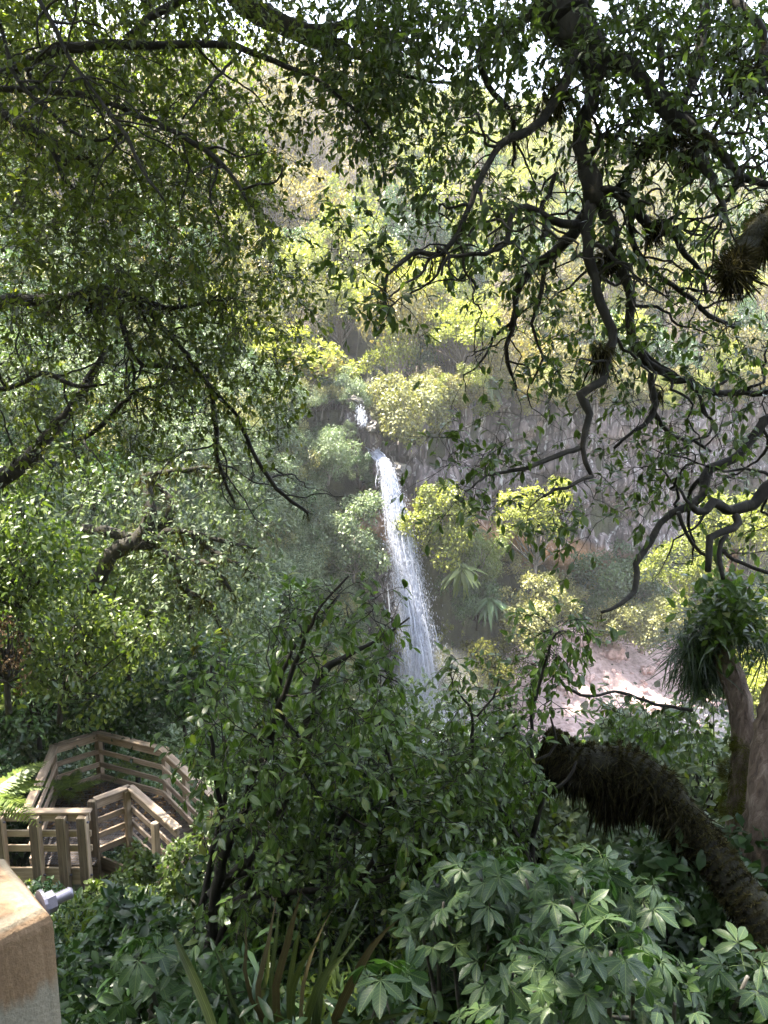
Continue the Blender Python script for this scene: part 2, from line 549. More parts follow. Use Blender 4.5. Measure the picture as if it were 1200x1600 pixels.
M_FALL, nt, b, out = new_mat('falling_water')
b.inputs['Base Color'].default_value = (0.62, 0.65, 0.74, 1)
b.inputs['Roughness'].default_value = 0.35
tr = nt.nodes.new('ShaderNodeBsdfTranslucent')
tr.inputs['Color'].default_value = (0.66, 0.69, 0.80, 1)
tp = nt.nodes.new('ShaderNodeBsdfTransparent')
m1 = nt.nodes.new('ShaderNodeMixShader')
m1.inputs[0].default_value = 0.5
nt.links.new(b.outputs[0], m1.inputs[1])
nt.links.new(tr.outputs[0], m1.inputs[2])
m2 = nt.nodes.new('ShaderNodeMixShader')
m2.inputs[0].default_value = 0.42
nt.links.new(m1.outputs[0], m2.inputs[1])
nt.links.new(tp.outputs[0], m2.inputs[2])
nt.links.new(m2.outputs[0], out.inputs['Surface'])

M_VEIL, nt, b, out = new_mat('veil_of_water')
b.inputs['Base Color'].default_value = (0.70, 0.73, 0.82, 1)
b.inputs['Roughness'].default_value = 0.4
la = nt.nodes.new('ShaderNodeAttribute')
la.attribute_name = 'lc'
mp = nt.nodes.new('ShaderNodeMapping')
mp.inputs['Scale'].default_value = (2.2, 7.0, 5.0)
nt.links.new(la.outputs['Vector'], mp.inputs['Vector'])
nv = noise_tex(nt, 1.0, 6, mp.outputs['Vector'], 0.65, 0.5)
sx = nt.nodes.new('ShaderNodeSeparateXYZ')
nt.links.new(la.outputs['Vector'], sx.inputs[0])
edge = mathn(nt, 'SUBTRACT', 1.0, mathn(nt, 'POWER', mathn(nt, 'ABSOLUTE', sx.outputs['X']), 1.6), True)
al = mathn(nt, 'MULTIPLY', mathn(nt, 'MULTIPLY', mathn(nt, 'SUBTRACT', nv, 0.30), 2.2, True), edge, True)
tr = nt.nodes.new('ShaderNodeBsdfTranslucent')
tr.inputs['Color'].default_value = (0.72, 0.75, 0.85, 1)
tp = nt.nodes.new('ShaderNodeBsdfTransparent')
m1 = nt.nodes.new('ShaderNodeMixShader')
m1.inputs[0].default_value = 0.5
nt.links.new(b.outputs[0], m1.inputs[1])
nt.links.new(tr.outputs[0], m1.inputs[2])
m2 = nt.nodes.new('ShaderNodeMixShader')
nt.links.new(mathn(nt, 'MULTIPLY', al, 0.85), m2.inputs[0])
nt.links.new(tp.outputs[0], m2.inputs[1])
nt.links.new(m1.outputs[0], m2.inputs[2])
nt.links.new(m2.outputs[0], out.inputs['Surface'])

LIP = at(598, 722, 49.0)
BASE = at(668, 1112, 48.0)
FALL_T = math.sqrt(2 * (LIP[2] - BASE[2]) / 9.81)
VEL = (BASE - LIP) / FALL_T

def fall_pt(t, o, vo):
    """o: start offset, vo: extra velocity"""
    f = t / FALL_T
    p = LIP + o + VEL * (FALL_T * (0.35 * f + 0.65 * f * f))[:, None] + vo * t[:, None]
    p[:, 2] = LIP[2] + o[:, 2] + vo[:, 2] * t - 0.5 * 9.81 * t ** 2
    return p

def waterfall():
    rg = np.random.default_rng(11)
    acc = Acc()
    for k in range(7):                                     # sheets of water
        nt_, nu = 60, 13
        f = np.linspace(0, 1, nt_)
        o = np.tile(rg.normal(0, 1, 3) * np.array([0.05, 0.15, 0.05]), (nt_, 1))
        vo = np.tile(rg.normal(0, 1, 3) * np.array([0.14, 0.2, 0.0]), (nt_, 1))
        C = fall_pt(f * FALL_T, o, vo)
        sd = norm(np.array([1.0, rg.normal(0, 0.5), 0]))
        u = np.linspace(-1, 1, nu)
        hw = 0.20 + 0.85 * f ** 0.9
        V = C[:, None] + sd[None, None] * (u[None, :] * hw[:, None])[..., None] + rg.normal(0, 0.035, (nt_, nu, 3))
        i_ = np.arange(nt_ - 1)[:, None] * nu + np.arange(nu - 1)[None]
        lc = np.stack(np.broadcast_arrays(u[None, :], f[:, None] * 1.0, np.full((1, 1), k * 3.7)), -1).reshape(-1, 3)
        acc.add(V.reshape(-1, 3), None, np.stack([i_, i_ + 1, i_ + nu + 1, i_ + nu], -1).reshape(-1, 4), None, lc, 1)
    for k in range(300):                                   # ropes of water, broken along the way
        o = np.array([[rg.normal(0, 0.13), rg.normal(0, 0.2), rg.normal(0, 0.2)]])
        vo = np.array([[rg.normal(0, 0.34), rg.normal(0, 0.34), rg.normal(0, 0.25)]])
        t0 = FALL_T * rg.uniform(0.0, 0.95) ** 1.1
        t1 = min(FALL_T * 1.01, t0 + rg.uniform(0.10, 0.34))
        tt = np.linspace(t0, t1, 7)
        P = fall_pt(tt, np.repeat(o, 7, 0), np.repeat(vo, 7, 0))
        P = P + np.cumsum(rg.normal(0, 0.018, (7, 3)), 0)
        r = rg.uniform(0.015, 0.045) * min(1.0, 0.35 + 2.2 * t0) * np.array([0.15, 0.7, 1, 0.9, 1.0, 0.6, 0.1]) * (0.8 + 0.5 * t0)
        add_tube(acc, np.column_stack([P, r]), 4, 0.25)
    n = 30000                                              # spray and drops
    t = FALL_T * rg.random(n) ** 0.8
    sp = 0.55
    o = rg.normal(0, 1, (n, 3)) * np.array([0.15, 0.22, 0.16])
    vo = rg.normal(0, 1, (n, 3)) * np.array([0.42, 0.40, 0.3])
    P = fall_pt(t, o, vo)
    A = VEL[None] + vo
    A[:, 2] = -9.81 * t - 0.6
    A = norm(A) + rg.normal(0, 0.3, (n, 3))
    place_leaves(acc, T_DROP, P, A, rsph(n, rg), rg.uniform(0.05, 0.20, n) * (0.7 + 0.3 * t))
    n = 5200                                               # splash at the foot
    a, r = rg.random(n) * 6.283, np.abs(rg.normal(0, 1.5, n))
    P = BASE[None] + np.stack([np.cos(a) * r, np.sin(a) * r, np.abs(rg.normal(0, 0.9, n)) * np.exp(-r * 0.5) + 0.0], -1)
    place_leaves(acc, T_SMALL, P, rsph(n, rg), rsph(n, rg), rg.uniform(0.05, 0.16, n))
    for k in range(60):                                    # the stream running up to the lip
        q0 = LIP + np.array([-0.75 + rg.normal(0, 0.2), 2.2, 0.75 + rg.normal(0, 0.05)])
        q1 = LIP + np.array([-0.25 + rg.normal(0, 0.2), 0.9, 0.28 + rg.normal(0, 0.06)])
        q2 = LIP + np.array([rg.normal(0, 0.12), 0, rg.normal(0, 0.1) - 0.05])
        add_tube(acc, catmull([[*q0, 0.03], [*q1, 0.03], [*q2, 0.025], [*(q2 + [0.12, -0.15, -0.6]), 0.01]], 0.2), 4, 0.3)
    # the little cascade above the lip
    n = 420
    u = rg.random(n)
    P = np.outer(1 - u, at(561, 636, 49.0)) + np.outer(u, at(568, 664, 48.8)) + rg.normal(0, 1, (n, 3)) * np.array([0.15, 0.12, 0.1])
    place_leaves(acc, T_SMALL, P, np.tile([0.2, -0.3, -1.0], (n, 1)) + rg.normal(0, 0.3, (n, 3)), rsph(n, rg), rg.uniform(0.06, 0.16, n))
    return acc.mesh('waterfall', [M_FALL, M_VEIL])
tag(obj('waterfall', waterfall()), 'tall narrow white waterfall dropping from the rocky notch', None, None, 'structure')

# ------------------------------------------------------------------ rocks
M_STONE, nt, b, _ = new_mat('stream_stone')
n1 = noise_tex(nt, 3, 7, mapping(nt))
oi = nt.nodes.new('ShaderNodeObjectInfo')
c = ramp(nt, n1, [(0.3, (0.26, 0.185, 0.17)), (0.5, (0.46, 0.335, 0.31)), (0.7, (0.62, 0.48, 0.45))])
c = mixc(nt, 0.7, c, ramp(nt, oi.outputs['Random'], [(0, (0.5, 0.5, 0.52)), (1, (1.2, 1.1, 1.1))]), 'MULTIPLY')
nt.links.new(c, b.inputs['Base Color'])
b.inputs['Roughness'].default_value = 0.85
bump(nt, b, n1, 0.6, 0.08)

M_WET, nt, b, _ = new_mat('wet_rock')
n1 = noise_tex(nt, 2.5, 7, mapping(nt))
nt.links.new(ramp(nt, n1, [(0.3, (0.02, 0.018, 0.018)), (0.5, (0.06, 0.052, 0.048)), (0.7, (0.09, 0.085, 0.05))]), b.inputs['Base Color'])
b.inputs['Roughness'].default_value = 0.65
bump(nt, b, n1, 0.6, 0.08)

def rock_mesh(name, seed, sub=3, amp=0.45):
    bm = bmesh.new()
    bmesh.ops.create_icosphere(bm, subdivisions=sub, radius=1)
    sc = np.random.default_rng(seed).uniform(0.65, 1.25, 3)
    for v in bm.verts:
        q = v.co * 0.9 + Vector((seed * 7.1, 0, 0))
        v.co *= 1 + amp * mnoise.fractal(q, 0.8, 2, 4) + 0.25 * mnoise.cell(v.co * 1.6 + Vector((seed, 0, 0))) * 0.6
        v.co = Vector((v.co.x * sc[0], v.co.y * sc[1], v.co.z * sc[2] * 0.75))
    me = bpy.data.meshes.new(name)
    bm.to_mesh(me)
    bm.free()
    for p in me.polygons:
        p.use_smooth = sub < 3
    me.materials.append(M_STONE)
    return me

# ------------------------------------------------------------------ foliage materials
M_BARK = bark_mat('dark_bark', (0.008, 0.007, 0.005), (0.020, 0.017, 0.012), (0.050, 0.043, 0.030), 14)
M_BARKP = bark_mat('pale_pinkish_bark', (0.05, 0.034, 0.026), (0.21, 0.15, 0.122), (0.40, 0.32, 0.27), 18, 0.25, 1.0)
M_BARKG = bark_mat('grey_bark', (0.05, 0.045, 0.04), (0.16, 0.14, 0.12), (0.34, 0.31, 0.28), 10)
M_LEAF_OVER = leaf_mat('glossy_dark_leaf', (0.028, 0.050, 0.017), (0.046, 0.080, 0.027), (0.075, 0.118, 0.036), 0.42, 0.36, 0.5, (1.9, 2.0, 0.8), 0, None, (1.05, 1.0, 0.8))
M_LEAF_LEFT = leaf_mat('olive_green_leaf', (0.040, 0.060, 0.016), (0.070, 0.104, 0.026), (0.115, 0.155, 0.036), 0.44, 0.40, 0.5, (1.8, 1.85, 0.7), 0, (0.16, 0.16, 0.03), (1.05, 1.0, 0.8))
M_LEAF_SHRUB = leaf_mat('mid_green_leaf', (0.038, 0.072, 0.021), (0.064, 0.115, 0.033), (0.10, 0.16, 0.045), 0.42, 0.34, 0.5, (1.7, 1.9, 0.7), 0.6, (0.18, 0.19, 0.05), (1.0, 1.0, 0.85))
M_LEAF_FIVE = leaf_mat('blue_green_leaf', (0.030, 0.062, 0.034), (0.045, 0.085, 0.044), (0.065, 0.115, 0.050), 0.26, 0.42, 0.35, (1.5, 2.2, 0.6), 0.6, None, (1.05, 1.0, 0.92))
M_LEAF_BRIGHT = leaf_mat('bright_green_leaf', (0.034, 0.066, 0.020), (0.062, 0.108, 0.034), (0.11, 0.16, 0.052), 0.40, 0.40, 0.5, (1.6, 1.7, 0.7))
M_LEAF_SILVER = leaf_mat('silvery_green_leaf', (0.055, 0.088, 0.05), (0.095, 0.14, 0.082), (0.16, 0.205, 0.13), 0.30, 0.48, 0.5, (1.5, 1.6, 0.8), 0.0, None, (1.05, 1.0, 0.85))
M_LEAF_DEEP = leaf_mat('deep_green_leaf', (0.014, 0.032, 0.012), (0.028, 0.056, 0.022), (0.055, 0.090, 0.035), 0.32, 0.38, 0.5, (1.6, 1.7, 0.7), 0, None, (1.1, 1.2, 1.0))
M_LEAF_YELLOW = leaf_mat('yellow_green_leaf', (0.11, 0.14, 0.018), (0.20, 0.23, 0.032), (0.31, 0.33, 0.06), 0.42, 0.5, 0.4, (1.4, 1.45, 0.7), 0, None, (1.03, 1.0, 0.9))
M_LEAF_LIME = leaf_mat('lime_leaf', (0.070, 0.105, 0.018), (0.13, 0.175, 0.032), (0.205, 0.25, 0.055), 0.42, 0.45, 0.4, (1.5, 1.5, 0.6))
M_LEAF_HILL = leaf_mat('olive_hill_leaf', (0.060, 0.070, 0.024), (0.110, 0.118, 0.042), (0.18, 0.175, 0.075), 0.38, 0.5, 0.4, (1.5, 1.4, 0.7))
M_LEAF_PALE = leaf_mat('pale_green_leaf', (0.075, 0.095, 0.045), (0.135, 0.16, 0.075), (0.23, 0.25, 0.13), 0.34, 0.45, 0.5, (1.5, 1.5, 0.7))
M_MOSSBARK = bark_mat('moss_coated_bark', (0.006, 0.006, 0.003), (0.020, 0.020, 0.009), (0.055, 0.053, 0.020), 22, 0.8, 1.0, 0.95)
M_TWIG = bark_mat('greyish_pink_twig', (0.10, 0.078, 0.066), (0.19, 0.155, 0.135), (0.30, 0.26, 0.23), 6)
M_FERN = leaf_mat('fern_green', (0.05, 0.09, 0.022), (0.08, 0.135, 0.032), (0.125, 0.19, 0.048), 0.42, 0.45, 0.4, (1.6, 1.6, 0.7))
M_MOSS = leaf_mat('dark_moss', (0.010, 0.009, 0.005), (0.030, 0.028, 0.014), (0.082, 0.078, 0.036), 0.25, 0.9, 0.1, (1.4, 1.4, 0.8), 0, None, (1.05, 1.0, 0.9))
M_MOSSG = leaf_mat('olive_moss', (0.030, 0.034, 0.008), (0.062, 0.068, 0.014), (0.11, 0.115, 0.024), 0.30, 0.9, 0.1, (1.3, 1.4, 0.7), 0, None, (1.05, 1.0, 0.9))

# ------------------------------------------------------------------ whole-plant meshes for the middle and far distance
def crown_parts(seed, R, nl, nleaf, llen, tpl=T_SMALL, droop=0.4, up=0.5, lobe=0.30, gap=0.0, twigs=0, trunk_h=0.8, tr=0.05, flat=0.0, skirt=False):
    """leaf and wood shapes of a plant standing at the origin. R crown radii; returns (leaf Acc filler, wood Acc filler)"""
    rg = np.random.default_rng(seed)
    R = np.asarray(R, float)
    cz = trunk_h + R[2] * 0.9
    nl = int(nl * 1.4)
    d = rsph(nl, rg)
    d[:, 2] = np.abs(d[:, 2]) * 1.1 - 0.35 if not skirt else d[:, 2] * 0.9 - 0.1
    c = norm(d) * R * rg.uniform(0.3, 1.05, (nl, 1)) * rg.uniform(0.8, 1.2, (nl, 3)) + np.array([0, 0, cz])
    lr = lobe * R.mean() * rg.uniform(0.6, 1.3, nl)
    def leaves(acc, mat=0):
        k = rg.choice(nl, nleaf, p=lr ** 2 / (lr ** 2).sum())
        dd = norm(rsph(nleaf, rg) + np.array([0, 0, 0.35]) + 0.5 * norm(c[k] - np.array([0, 0, cz])))
        rad = lr[k] * (1 - 0.35 * rg.random(nleaf) ** 2)
        P = c[k] + dd * rad[:, None] * np.array([1, 1, 1 - flat])
        P = P + rg.normal(0, 0.06 * R.mean(), (nleaf, 3)) * (0.4 + rg.random((nleaf, 1)))
        A = rsph(nleaf, rg) + 0.5 * dd - np.array([0, 0, droop])
        N = dd + np.array([0, 0, up]) + 0.7 * rsph(nleaf, rg)
        place_leaves(acc, tpl, P, A, N, llen * rg.uniform(0.6, 1.35, nleaf), (0.5 * rg.random(nleaf) + 0.5 * np.repeat(rg.random(nl)[None], 1, 0)[0][k]), mat)
    def wood(acc, mat=0):
        lean = rg.normal(0, 0.12, 2) * R[0]
        top = np.array([lean[0], lean[1], cz])
        tpts = np.array([[0, 0, -0.4, tr * 1.3], [lean[0] * 0.3, lean[1] * 0.3, trunk_h * 0.6, tr], [lean[0], lean[1], cz, tr * 0.5]])
        add_tube(acc, catmull(tpts, 0.3 * R[2]), 6, 0.06, mat)
        for q in range(nl):
            s = np.array([lean[0] * 0.5, lean[1] * 0.5, trunk_h * rg.uniform(0.5, 1.2)])
            m_ = (s + c[q]) / 2 + rg.normal(0, 0.12, 3) * R
            add_tube(acc, catmull([[*s, tr * 0.5], [*m_, tr * 0.35], [*c[q], tr * 0.16]], 0.35 * R.mean()), 4, 0, mat, False)
        for q in range(twigs):
            k = rg.integers(nl)
            dd = norm(rsph(1, rg)[0] + np.array([0, 0, 0.5]))
            e = c[k] + dd * lr[k] * rg.uniform(0.8, 1.25)
            m_ = (c[k] + e) / 2 + rg.normal(0, 0.10, 3) * lr[k]
            add_tube(acc, np.array([[*c[k], tr * 0.2], [*m_, tr * 0.14], [*e, tr * 0.07]]), 3, 0, mat, False)
    return leaves, wood

def proto(name, leafm, barkm, **kw):
    lf, wd = crown_parts(**kw)
    a = Acc()
    lf(a, 0)
    wd(a, 1)
    return bpy.data.objects.new(name, a.mesh(name, [leafm, barkm]))       # kept out of the scene: only a shape to scatter

def scatter(name, protos, P, rot, scale, idx, label=None):
    """one object of stuff: the shapes spread over points"""
    me = bpy.data.meshes.new(name)
    me.from_pydata([tuple(map(float, p)) for p in P], [], [])
    for an, ty, key, val in (('rot', 'FLOAT_VECTOR', 'vector', rot), ('scl', 'FLOAT_VECTOR', 'vector', scale), ('idx', 'INT', 'value', idx)):
        a = me.attributes.new(an, ty, 'POINT')
        a.data.foreach_set(key, np.asarray(val, np.float32 if ty != 'INT' else np.int32).ravel())
    o = bpy.data.objects.new(name, me)
    COL.objects.link(o)
    tag(o, label, None, None, 'stuff')
    ng = bpy.data.node_groups.new(name, 'GeometryNodeTree')
    ng.interface.new_socket('Geometry', in_out='INPUT', socket_type='NodeSocketGeometry')
    ng.interface.new_socket('Geometry', in_out='OUTPUT', socket_type='NodeSocketGeometry')
    gi, go = ng.nodes.new('NodeGroupInput'), ng.nodes.new('NodeGroupOutput')
    mp = ng.nodes.new('GeometryNodeMeshToPoints')
    ng.links.new(gi.outputs[0], mp.inputs['Mesh'])
    jn = ng.nodes.new('GeometryNodeJoinGeometry')
    def attr(nm, ty):
        n = ng.nodes.new('GeometryNodeInputNamedAttribute')
        n.data_type = ty
        n.inputs['Name'].default_value = nm
        return n.outputs['Attribute']
    ar, as_, ai = attr('rot', 'FLOAT_VECTOR'), attr('scl', 'FLOAT_VECTOR'), attr('idx', 'INT')
    e2r = ng.nodes.new('FunctionNodeEulerToRotation')
    ng.links.new(ar, e2r.inputs[0])
    for k, p in enumerate(protos):
        oi = ng.nodes.new('GeometryNodeObjectInfo')
        oi.inputs['Object'].default_value = p
        oi.inputs['As Instance'].default_value = True
        cmp_ = ng.nodes.new('FunctionNodeCompare')
        cmp_.data_type = 'INT'
        cmp_.operation = 'EQUAL'
        ng.links.new(ai, [s for s in cmp_.inputs if s.type == 'INT'][0])
        [s for s in cmp_.inputs if s.type == 'INT'][1].default_value = k
        ip = ng.nodes.new('GeometryNodeInstanceOnPoints')
        ng.links.new(mp.outputs[0], ip.inputs['Points'])
        ng.links.new(cmp_.outputs[0], ip.inputs['Selection'])
        ng.links.new(oi.outputs['Geometry'], ip.inputs['Instance'])
        ng.links.new(e2r.outputs[0], ip.inputs['Rotation'])
        ng.links.new(as_, ip.inputs['Scale'])
        ng.links.new(ip.outputs[0], jn.inputs[0])
    ng.links.new(jn.outputs[0], go.inputs[0])
    md = o.modifiers.new('scatter', 'NODES')
    md.node_group = ng
    return o

def spread(x0, x1, y0, y1, step, keep, rg):
    """jittered grid points on the ground where keep(x, y, z) holds"""
    xs, ys = np.arange(x0, x1, step), np.arange(y0, y1, step)
    X, Y = np.meshgrid(xs, ys)
    X = X.ravel() + rg.uniform(-0.48, 0.48, X.size) * step
    Y = Y.ravel() + rg.uniform(-0.48, 0.48, Y.size) * step
    Z = ground(X, Y)
    k = keep(X, Y, Z)
    return np.stack([X, Y, Z], -1)[k]

def to_px(P):
    D = np.asarray(P, float) - CAM
    d = np.maximum(D @ FWD, 1e-3)
    return 600 + FPX * (D @ RGT) / d, 800 - FPX * (D @ UPV) / d, D @ FWD

def open_notch(P):
    px, py, d = to_px(P)
    return ~((px > 550) & (px < 600) & (py > 620) & (py < 715) & (d < 58))

# far hillside above the cliff
HILL = [
    proto('hill_shape_a', M_LEAF_HILL, M_TWIG, seed=1, R=(2.3, 2.3, 1.9), nl=16, nleaf=2600, llen=0.24, droop=0.1, up=0.6, twigs=60, tr=0.10, trunk_h=1.2),
    proto('hill_shape_b', M_LEAF_YELLOW, M_TWIG, seed=2, R=(2.2, 2.2, 1.8), nl=18, nleaf=2600, llen=0.24, droop=0.0, up=0.8, twigs=40, tr=0.09, trunk_h=1.3, flat=0.3),
    proto('hill_shape_c', M_LEAF_LIME, M_TWIG, seed=3, R=(2.0, 2.0, 2.0), nl=16, nleaf=2600, llen=0.22, droop=0.2, up=0.5, twigs=50, tr=0.09, trunk_h=1.0),
    proto('hill_shape_d', M_LEAF_HILL, M_TWIG, seed=4, R=(1.8, 1.8, 2.4), nl=14, nleaf=500, llen=0.20, droop=0.1, twigs=420, tr=0.11, trunk_h=1.0),
    proto('hill_shape_e', M_LEAF_PALE, M_TWIG, seed=5, R=(2.1, 2.1, 1.8), nl=16, nleaf=2600, llen=0.22, droop=0.3, twigs=60, tr=0.09, trunk_h=1.0),
    proto('hill_shape_f', M_LEAF_DEEP, M_TWIG, seed=6, R=(2.2, 2.2, 2.0), nl=16, nleaf=2600, llen=0.24, droop=0.2, twigs=30, tr=0.10, trunk_h=1.0),
]
rg = np.random.default_rng(21)
def keep_hill(x, y, z):
    yc = np.interp(x, CLX, CLY)
    s = (y - yc) * 0.8
    xs = np.interp(y, [48, 56, 70], [-0.3, -2.1, -4])
    return (s > 1.2) & (s < 70) & ~((np.abs(x - xs) < 2.0) & (y < 64)) & (np.abs(x) < y * 0.72 + 6)
P = spread(-60, 84, 50, 150, 2.35, keep_hill, rg)
P = P[open_notch(P)]
px, py, d = to_px(P)
sel = rg.random(len(P))
nz = np.array([mnoise.noise((p[0] * 0.09, p[1] * 0.09, 0)) for p in P])
idx = np.select([sel < 0.26, sel < 0.40, sel < 0.55, sel < 0.72, sel < 0.87], [0, 1, 2, 3, 4], 5)
idx = np.where((px < 600) & (py < 430) & (sel > 0.25), np.where(sel > 0.6, 3, 0), idx)      # grey twiggy scrub on the upper left
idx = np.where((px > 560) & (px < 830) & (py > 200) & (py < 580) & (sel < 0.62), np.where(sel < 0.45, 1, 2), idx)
sc = rg.uniform(0.75, 1.35, len(P))
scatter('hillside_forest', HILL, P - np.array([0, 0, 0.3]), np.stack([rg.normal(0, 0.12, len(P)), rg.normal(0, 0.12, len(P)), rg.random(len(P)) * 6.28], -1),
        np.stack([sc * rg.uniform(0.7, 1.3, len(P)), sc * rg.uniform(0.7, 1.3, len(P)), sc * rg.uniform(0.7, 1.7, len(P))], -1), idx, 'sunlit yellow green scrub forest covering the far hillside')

# bush on the steep slope left of the waterfall
SLOPE = [
    proto('slope_shape_a', M_LEAF_SILVER, M_BARKG, seed=11, R=(1.5, 1.5, 1.3), nl=16, nleaf=3800, llen=0.17, tpl=T_LANCE, droop=0.9, up=0.3, twigs=30, tr=0.06, trunk_h=0.7),
    proto('slope_shape_b', M_LEAF_SILVER, M_BARKG, seed=12, R=(1.6, 1.6, 1.2), nl=16, nleaf=3800, llen=0.14, tpl=T_SMALL, droop=0.4, up=0.4, twigs=30, tr=0.06, trunk_h=0.7),
    proto('slope_shape_c', M_LEAF_DEEP, M_BARK, seed=13, R=(1.4, 1.4, 1.3), nl=14, nleaf=3400, llen=0.14, tpl=T_SMALL, droop=0.3, twigs=30, tr=0.06, trunk_h=0.6),
    proto('slope_shape_d', M_LEAF_PALE, M_BARKG, seed=14, R=(1.4, 1.4, 1.2), nl=16, nleaf=3600, llen=0.13, tpl=T_LANCE, droop=0.7, twigs=40, tr=0.06, trunk_h=0.7),
]
rg = np.random.default_rng(22)
def keep_slope(x, y, z):
    xl = np.interp(y, [-20, 0, 12, 30, 40, 46, 48.5, 60], [-12, -10.5, -9.2, -5.4, -2.6, -1.3, -1.7, -2.6])
    yc = np.interp(x, CLX, CLY)
    plat = (x > -9.3) & (x < -2.2) & (y > 9.6) & (y < 15.6)
    return (x < xl + np.interp(y, [30, 40], [2.2, 0.5])) & ((y - yc) * 0.8 < 1.2) & (x > -32) & (y > 12) & ~plat
P = []
for y in np.arange(12, 51.5, 0.8):
    xl = float(np.interp(y, [-20, 0, 12, 30, 40, 46, 48.5, 60], [-12, -10.5, -9.2, -5.4, -2.6, -1.3, -1.7, -2.6]))
    kk = float(np.interp(y, [0, 10, 20, 48], [0.6, 1.2, 2.5, 3.6]))
    t = -float(np.interp(y, [30, 40], [2.2, 0.5]))
    cp = float(np.interp(y, [0, 20, 48], [6, 14, 21])) / kk
    while xl - t > -32:
        P.append((xl - t + rg.normal(0, 0.12), y + rg.uniform(-0.4, 0.4)))
        t += 0.95 / math.sqrt(1 + kk * kk) if 0 < t < cp else 0.95
P = np.array(P)
P = np.column_stack([P, ground(P[:, 0], P[:, 1])])
P = P[keep_slope(P[:, 0] - 0.3, P[:, 1], P[:, 2]) & open_notch(P)]
px, py, d = to_px(P)
sel = rg.random(len(P))
idx = np.select([sel < 0.36, sel < 0.62, sel < 0.80], [0, 1, 3], 2)
idx = np.where((d < 24) & (sel > 0.3), np.where(sel > 0.65, 2, 1), idx)
sc = rg.uniform(0.55, 1.15, len(P))
scatter('slope_bush', SLOPE, P - np.array([0, 0, 0.35]), np.stack([rg.normal(0, 0.2, len(P)), rg.normal(0.35, 0.2, len(P)), rg.normal(0, 0.9, len(P))], -1),
        np.stack([sc, sc, sc], -1), idx, 'silvery green bush covering the steep slope left of the waterfall')

# low bush between the camera and the stream, and on the right bank
rg = np.random.default_rng(23)
BANK = [
    proto('bank_shape_a', M_LEAF_BRIGHT, M_BARK, seed=21, R=(1.1, 1.1, 0.9), nl=12, nleaf=1900, llen=0.15, tpl=T_MID, droop=0.4, twigs=40, tr=0.04, trunk_h=0.5),
    proto('bank_shape_b', M_LEAF_SILVER, M_BARK, seed=22, R=(1.1, 1.1, 0.9), nl=12, nleaf=1900, llen=0.14, tpl=T_MID, droop=0.4, twigs=40, tr=0.04, trunk_h=0.5),
    proto('bank_shape_c', M_LEAF_DEEP, M_BARK, seed=23, R=(1.2, 1.2, 0.9), nl=12, nleaf=1900, llen=0.15, tpl=T_MID, droop=0.4, twigs=40, tr=0.04, trunk_h=0.5),
]
def keep_bank(x, y, z):
    xl = np.interp(y, [-20, 0, 12, 30, 40, 46, 48.5, 60], [-12, -10.5, -9.2, -5.4, -2.6, -1.3, -1.7, -2.6])
    plat = (x > -7.2) & (x < -2.2) & (y > 9.6) & (y < 15.2)
    return (x > xl - 0.5) & ~plat & (y > 5.5 + 0.25 * np.abs(x)) & (np.abs(x) < y * 0.62 + 3)
P = spread(-14, 26, 5, 36, 1.15, keep_bank, rg)
sel = rg.random(len(P))
idx = np.select([sel < 0.35, sel < 0.75], [0, 1], 2)
hmax = np.clip((24 - np.where(P[:, 0] < -0.06 * P[:, 1], 0.70, np.where(P[:, 1] > 18, 0.58, 0.52)) * P[:, 1] - P[:, 2]) / 2.3, 0.22, 1.3)
sc = rg.uniform(0.7, 1.15, len(P)) * hmax
scatter('bank_bush', BANK, P - np.array([0, 0, 0.2]), np.stack([rg.normal(0, 0.15, len(P)), rg.normal(0, 0.15, len(P)), rg.random(len(P)) * 6.28], -1),
        np.stack([sc, sc, sc], -1), idx, 'leafy green undergrowth on the bank below the viewpoint')

# undergrowth close to the viewpoint
rg = np.random.default_rng(26)
UND = [
    proto('low_shape_a', M_LEAF_DEEP, M_BARK, seed=27, R=(0.42, 0.42, 0.32), nl=10, nleaf=520, llen=0.075, tpl=T_MID, droop=0.4, twigs=40, tr=0.014, trunk_h=0.15),
    proto('low_shape_b', M_LEAF_DEEP, M_BARK, seed=28, R=(0.45, 0.45, 0.30), nl=10, nleaf=900, llen=0.09, tpl=T_LANCE, droop=0.2, twigs=30, tr=0.012, trunk_h=0.10),
    proto('low_shape_c', M_FERN, M_BARK, seed=29, R=(0.40, 0.40, 0.28), nl=9, nleaf=700, llen=0.07, tpl=T_LANCE, droop=0.5, twigs=50, tr=0.012, trunk_h=0.12),
]
P = spread(-5, 6, 1.6, 8, 0.36, lambda x, y, z: (np.abs(x) < 0.75 * y + 1.2) & ~((x < -1.2) & (y > 5.5)), rg)
sc = rg.uniform(0.55, 1.15, len(P))
scatter('undergrowth', UND, P - np.array([0, 0, 0.15]), np.stack([rg.normal(0, 0.15, len(P)), rg.normal(0, 0.15, len(P)), rg.random(len(P)) * 6.28], -1),
        np.stack([sc, sc, sc], -1), rg.choice([0, 1, 2], len(P), p=[0.5, 0.42, 0.08]), 'dark low undergrowth on the ground below the viewpoint')

